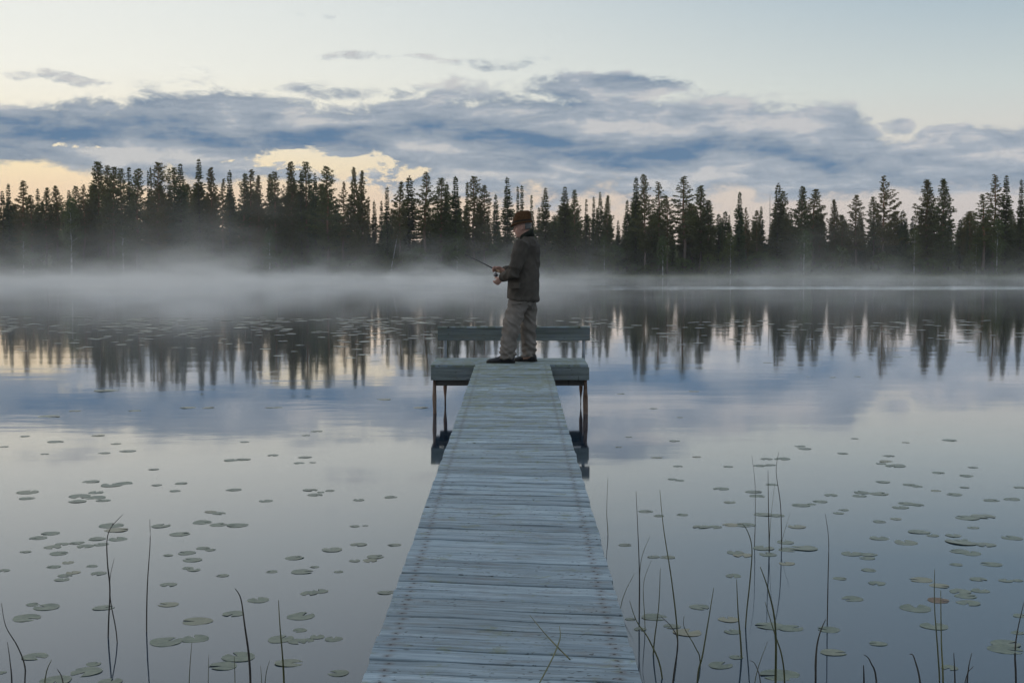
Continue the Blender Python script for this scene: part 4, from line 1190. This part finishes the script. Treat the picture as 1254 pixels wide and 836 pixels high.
# (photo x, photo y of the top, kind, width factor)
T = [(3, 234, 's', 1), (10, 225, 's', .9), (24, 222, 'q', 1.1), (38, 239, 'p', .9), (46, 231, 'n', 1), (55, 230, 'p', .85), (70, 228, 'p', 1.05), (84, 233, 's', .9),
     (93, 228, 'p', .8), (102, 227, 'q', .8),
     (120, 199, 'd', .85), (131, 203, 'p', .8), (138, 205, 'p', .9), (150, 207, 'p', .9), (158, 205, 'n', 1), (167, 207, 'p', .85), (181, 209, 'n', .6), (184, 205, 'n', .6),
     (193, 199, 'p', 1.05), (207, 206, 'n', .7), (214, 206, 'p', .9), (221, 201, 's', 1.0), (243, 195, 's', .95), (258, 206, 'd', .75),
     (273, 219, 'q', .8), (281, 208, 's', .9), (298, 213, 'p', .8), (306, 208, 'q', 1.0), (315, 216, 'd', .65), (331, 214, 'd', .6), (338, 211, 'p', .85),
     (356, 199, 'd', .8), (369, 210, 'n', 1.1), (377, 199, 'p', .9), (386, 212, 's', .8), (401, 204, 'p', .95),
     (412, 243, 's', .8), (420, 223, 'q', .8), (434, 206, 'd', .6), (442, 210, 'd', .62), (451, 246, 'n', 1), (458, 245, 's', .7), (467, 246, 'n', 1), (474, 229, 'n', 1.1),
     (489, 223, 'p', .85), (501, 215, 's', 1.15), (519, 212, 'q', 1.0), (541, 218, 'p', 1.0), (547, 223, 's', .8), (558, 216, 's', 1.0), (572, 223, 'n', .8),
     (580, 216, 'p', 1.0), (594, 227, 'p', 1.0), (607, 238, 's', .8),
     (621, 217, 's', 1.0), (634, 228, 'n', .8), (639, 227, 'n', .9), (651, 239, 'n', 1.0), (660, 254, 's', .8), (668, 230, 'w', .95), (692, 229, 's', 1.2), (704, 233, 'p', .9),
     (718, 244, 'n', 1), (727, 241, 'n', .9), (731, 255, 'n', .9), (735, 235, 's', .7), (743, 240, 'd', .65), (757, 270, 's', .9),
     (768, 245, 's', .95), (779, 217, 's', .9), (790, 214, 'p', .8), (806, 223, 'q', 1.0), (818, 240, 'p', .85), (839, 216, 'q', 1.35), (858, 228, 'd', 1.0), (868, 246, 'd', .8),
     (885, 268, 'n', .9), (893, 263, 's', .8), (906, 235, 's', 1.0), (914, 254, 'q', .7), (926, 258, 'p', 1.0), (932, 253, 's', .9), (943, 238, 'x', .9), (953, 224, 's', 1.05),
     (959, 234, 'p', .85), (983, 229, 'd', .75), (996, 232, 'p', 1.15),
     (1023, 245, 'd', .75), (1051, 239, 'p', 1.15), (1071, 241, 'p', 1.0), (1083, 216, 'b', .95), (1104, 275, 's', .9), (1110, 268, 'n', 1.2),
     (1138, 221, 'd', 1.0), (1158, 220, 'd', 1.05), (1185, 264, 'n', 1), (1205, 238, 'q', 1.3), (1218, 214, 'q', 1.0), (1233, 215, 's', 1.1), (1251, 220, 'n', 1.2)]
SECT = [(112, 'low stand at the far left'), (268, 'tall crowd behind the thickest mist'), (408, 'tall row left of the sky gap'),
        (610, 'trees behind the fishing rod'), (760, 'spiky row just right of the fisherman'), (878, 'clump midway from fisherman to bare dead tree'),
        (1010, 'open row around the bare dead tree'), (1125, 'group around the biggest pine'), (1300, 'cluster at the right edge')]
rng = random.Random(11)
counts = {}
for (px, py, kd, wd) in sorted(T):
    s = [n for lim, n in SECT if px < lim][0]
    k = counts.get(s, 0); counts[s] = k + 1
    D = shore_y((px - 627) / F * 252) + rng.uniform(2.5, 11)
    if kd in 'nx' or py > 240: D += 4
    top = at_y(px, py, D)
    gz = ground_z(top.x, D)
    label = f"{NAMES[kd][0]}, {ordinal(k)} from left in the {s}"
    place_tree(kd, rng.randint(0, 9), top.x, D, top.z - gz, (1.15 if kd in 'nb' else 1.36 if kd in 'sw' else 1.26) * wd * rng.uniform(.88, 1.12), 0.0 if kd == 'b' else rng.uniform(0, 6.28), label, 'tall trees along the far shore')
# second and third rows that close the gaps lower down
import bisect
tx = sorted((p[0], p[1]) for p in T)
for row, (D0, dt0, dt1, n) in enumerate([(261, 30, 56, 66), (268, 26, 50, 66), (276, 40, 58, 56)]):
    for i in range(n):
        px = -25 + 1305 * (i + rng.random()) / n
        near = min(tx, key=lambda q: abs(q[0] - px))
        base = near[1] if px < 880 else 235
        py = min(288, max(base + rng.uniform(dt0, dt1) * (.68 if px < 410 else 1.0 if px < 640 else .75), 250 if px > 600 else 226))
        D = D0 + rng.uniform(-4, 4)
        top = at_y(px, py, D); gz = ground_z(top.x, D)
        kd = rng.choice('ssspdn' if px < 640 else 'sssspd')
        kind_word = 'spruce' if kd in 'sn' else 'pine'
        place_tree(kd, rng.randint(0, 9), top.x, D, top.z - gz, rng.uniform(1.5, 2.3), rng.uniform(0, 6.28),
                   f"dark {kind_word} packed in the rows behind the shore trees", f"{kind_word} trees packed behind the front row")
# birches and the leaning pale trunk
BI = [(1222, 270, 0.04), (1196, 285, 0), (1120, 282, 0), (895, 286, 0), (812, 288, 0), (86, 246, 0), (150, 276, 0), (740, 290, 0), (330, 285, 0), (560, 288, 0), (985, 282, 0), (28, 282, 0)]
for k, (px, py, ln) in enumerate(sorted(BI)):
    D = shore_y((px - 627) / F * 252) + rng.uniform(1.5, 5)
    top = at_y(px, py, D)
    place_tree('l', k, top.x, D, top.z - ground_z(top.x, D), rng.uniform(.9, 1.3), rng.uniform(0, 6.28), f"small leafy birch, {ordinal(k)} from left along the misty bank", 'birches along the misty bank')
# leaning dead birch stem by the gap left of the fisherman
a = at_y(478, 334, 248.5); bq = at_y(488, 281, 249.5)
lb = MB(); pts = [Vector((a.x, 248.5, ground_z(a.x, 248.5) - .1)).lerp(Vector((bq.x, 249.5, bq.z)), i / 6) for i in range(7)]
lb.tube([p - pts[0] for p in pts], [.13 - .016 * i for i in range(7)], 7)
tw = MB(); rr = random.Random(5)
for i in range(10):
    q = (pts[0].lerp(pts[-1], rr.uniform(.5, 1))) - pts[0]; aa = rr.uniform(0, 6.28)
    tw.tube([q, q + Vector((math.cos(aa), math.sin(aa), rr.uniform(-.2, .6))) * rr.uniform(.4, 1.3)], [.02, .004], 3)
o = empty('dead_tree', pts[0]); link('trunk', lb.mesh('leaning_trunk', M_BIRCH, True), o); link('branches', tw.mesh('leaning_twigs', M_SNAG), o)
tag(o, 'pale dead stem leaning right over the bank behind the fishing rod', 'dead tree')

# willow and alder scrub along the bank
SH = [make_leafy(50 + i, h=(3.2, 2.6, 3.8)[i], r=(1.9, 2.1, 1.7)[i], name='shrub', low=.05, bark=M_BARK, nclump=46, part='foliage') for i in range(3)]
used = set()
NS = 74
for k in range(NS):
    px = -20 + 1295 * (k + .5 + rng.uniform(-.4, .4)) / NS
    D = shore_y((px - 627) / F * 248) + rng.uniform(1.2, 6)
    p = at_y(px, 330, D)
    i = k % 3
    if i in used: o = copy_tree(SH[i])
    else: used.add(i); o = SH[i]
    s = rng.uniform(.55, 1.35)
    o.location = (p.x, D, ground_z(p.x, D) - .05); o.scale = (s * rng.uniform(.9, 1.4), s, s * rng.uniform(.8, 1.3)); o.rotation_euler = (0, 0, rng.uniform(0, 6.28))
    tag(o, 'low leafy shrub on the bank at the foot of the shore trees', 'shrub', 'shrubs along the far bank')
# sedge fringe at the water's edge
gr = np.random.default_rng(3); n = 14000
gx = gr.uniform(-112, 112, n); gy = np.array([shore_y(x) for x in gx]) + gr.normal(-1.0, .9, n)
base = np.stack([gx, gy, np.array([max(-.1, ground_z(x, y)) for x, y in zip(gx, gy)])], 1)
v, f = sprays(base, norm(gr.normal(scale=.25, size=(n, 3)) + [0, 0, 1]), gr.uniform(.25, .75, n), gr.uniform(.02, .04, n), gr)
M_SEDGE = simple('sedge_blades', (0.10, 0.11, 0.045), (0.20, 0.20, 0.09), .4, .9, spec=.1)
tag(link('shore_grass', np_mesh('shore_grass', v, f, M_SEDGE)), 'pale sedge grass fringing the far waterline', 'grass', kind='stuff')
for kd, lst in PROTO.items():
    for i, p in enumerate(lst):
        if (kd, i) not in PROTO_USED:
            for ch in list(p.children): bpy.data.objects.remove(ch)
            bpy.data.objects.remove(p)
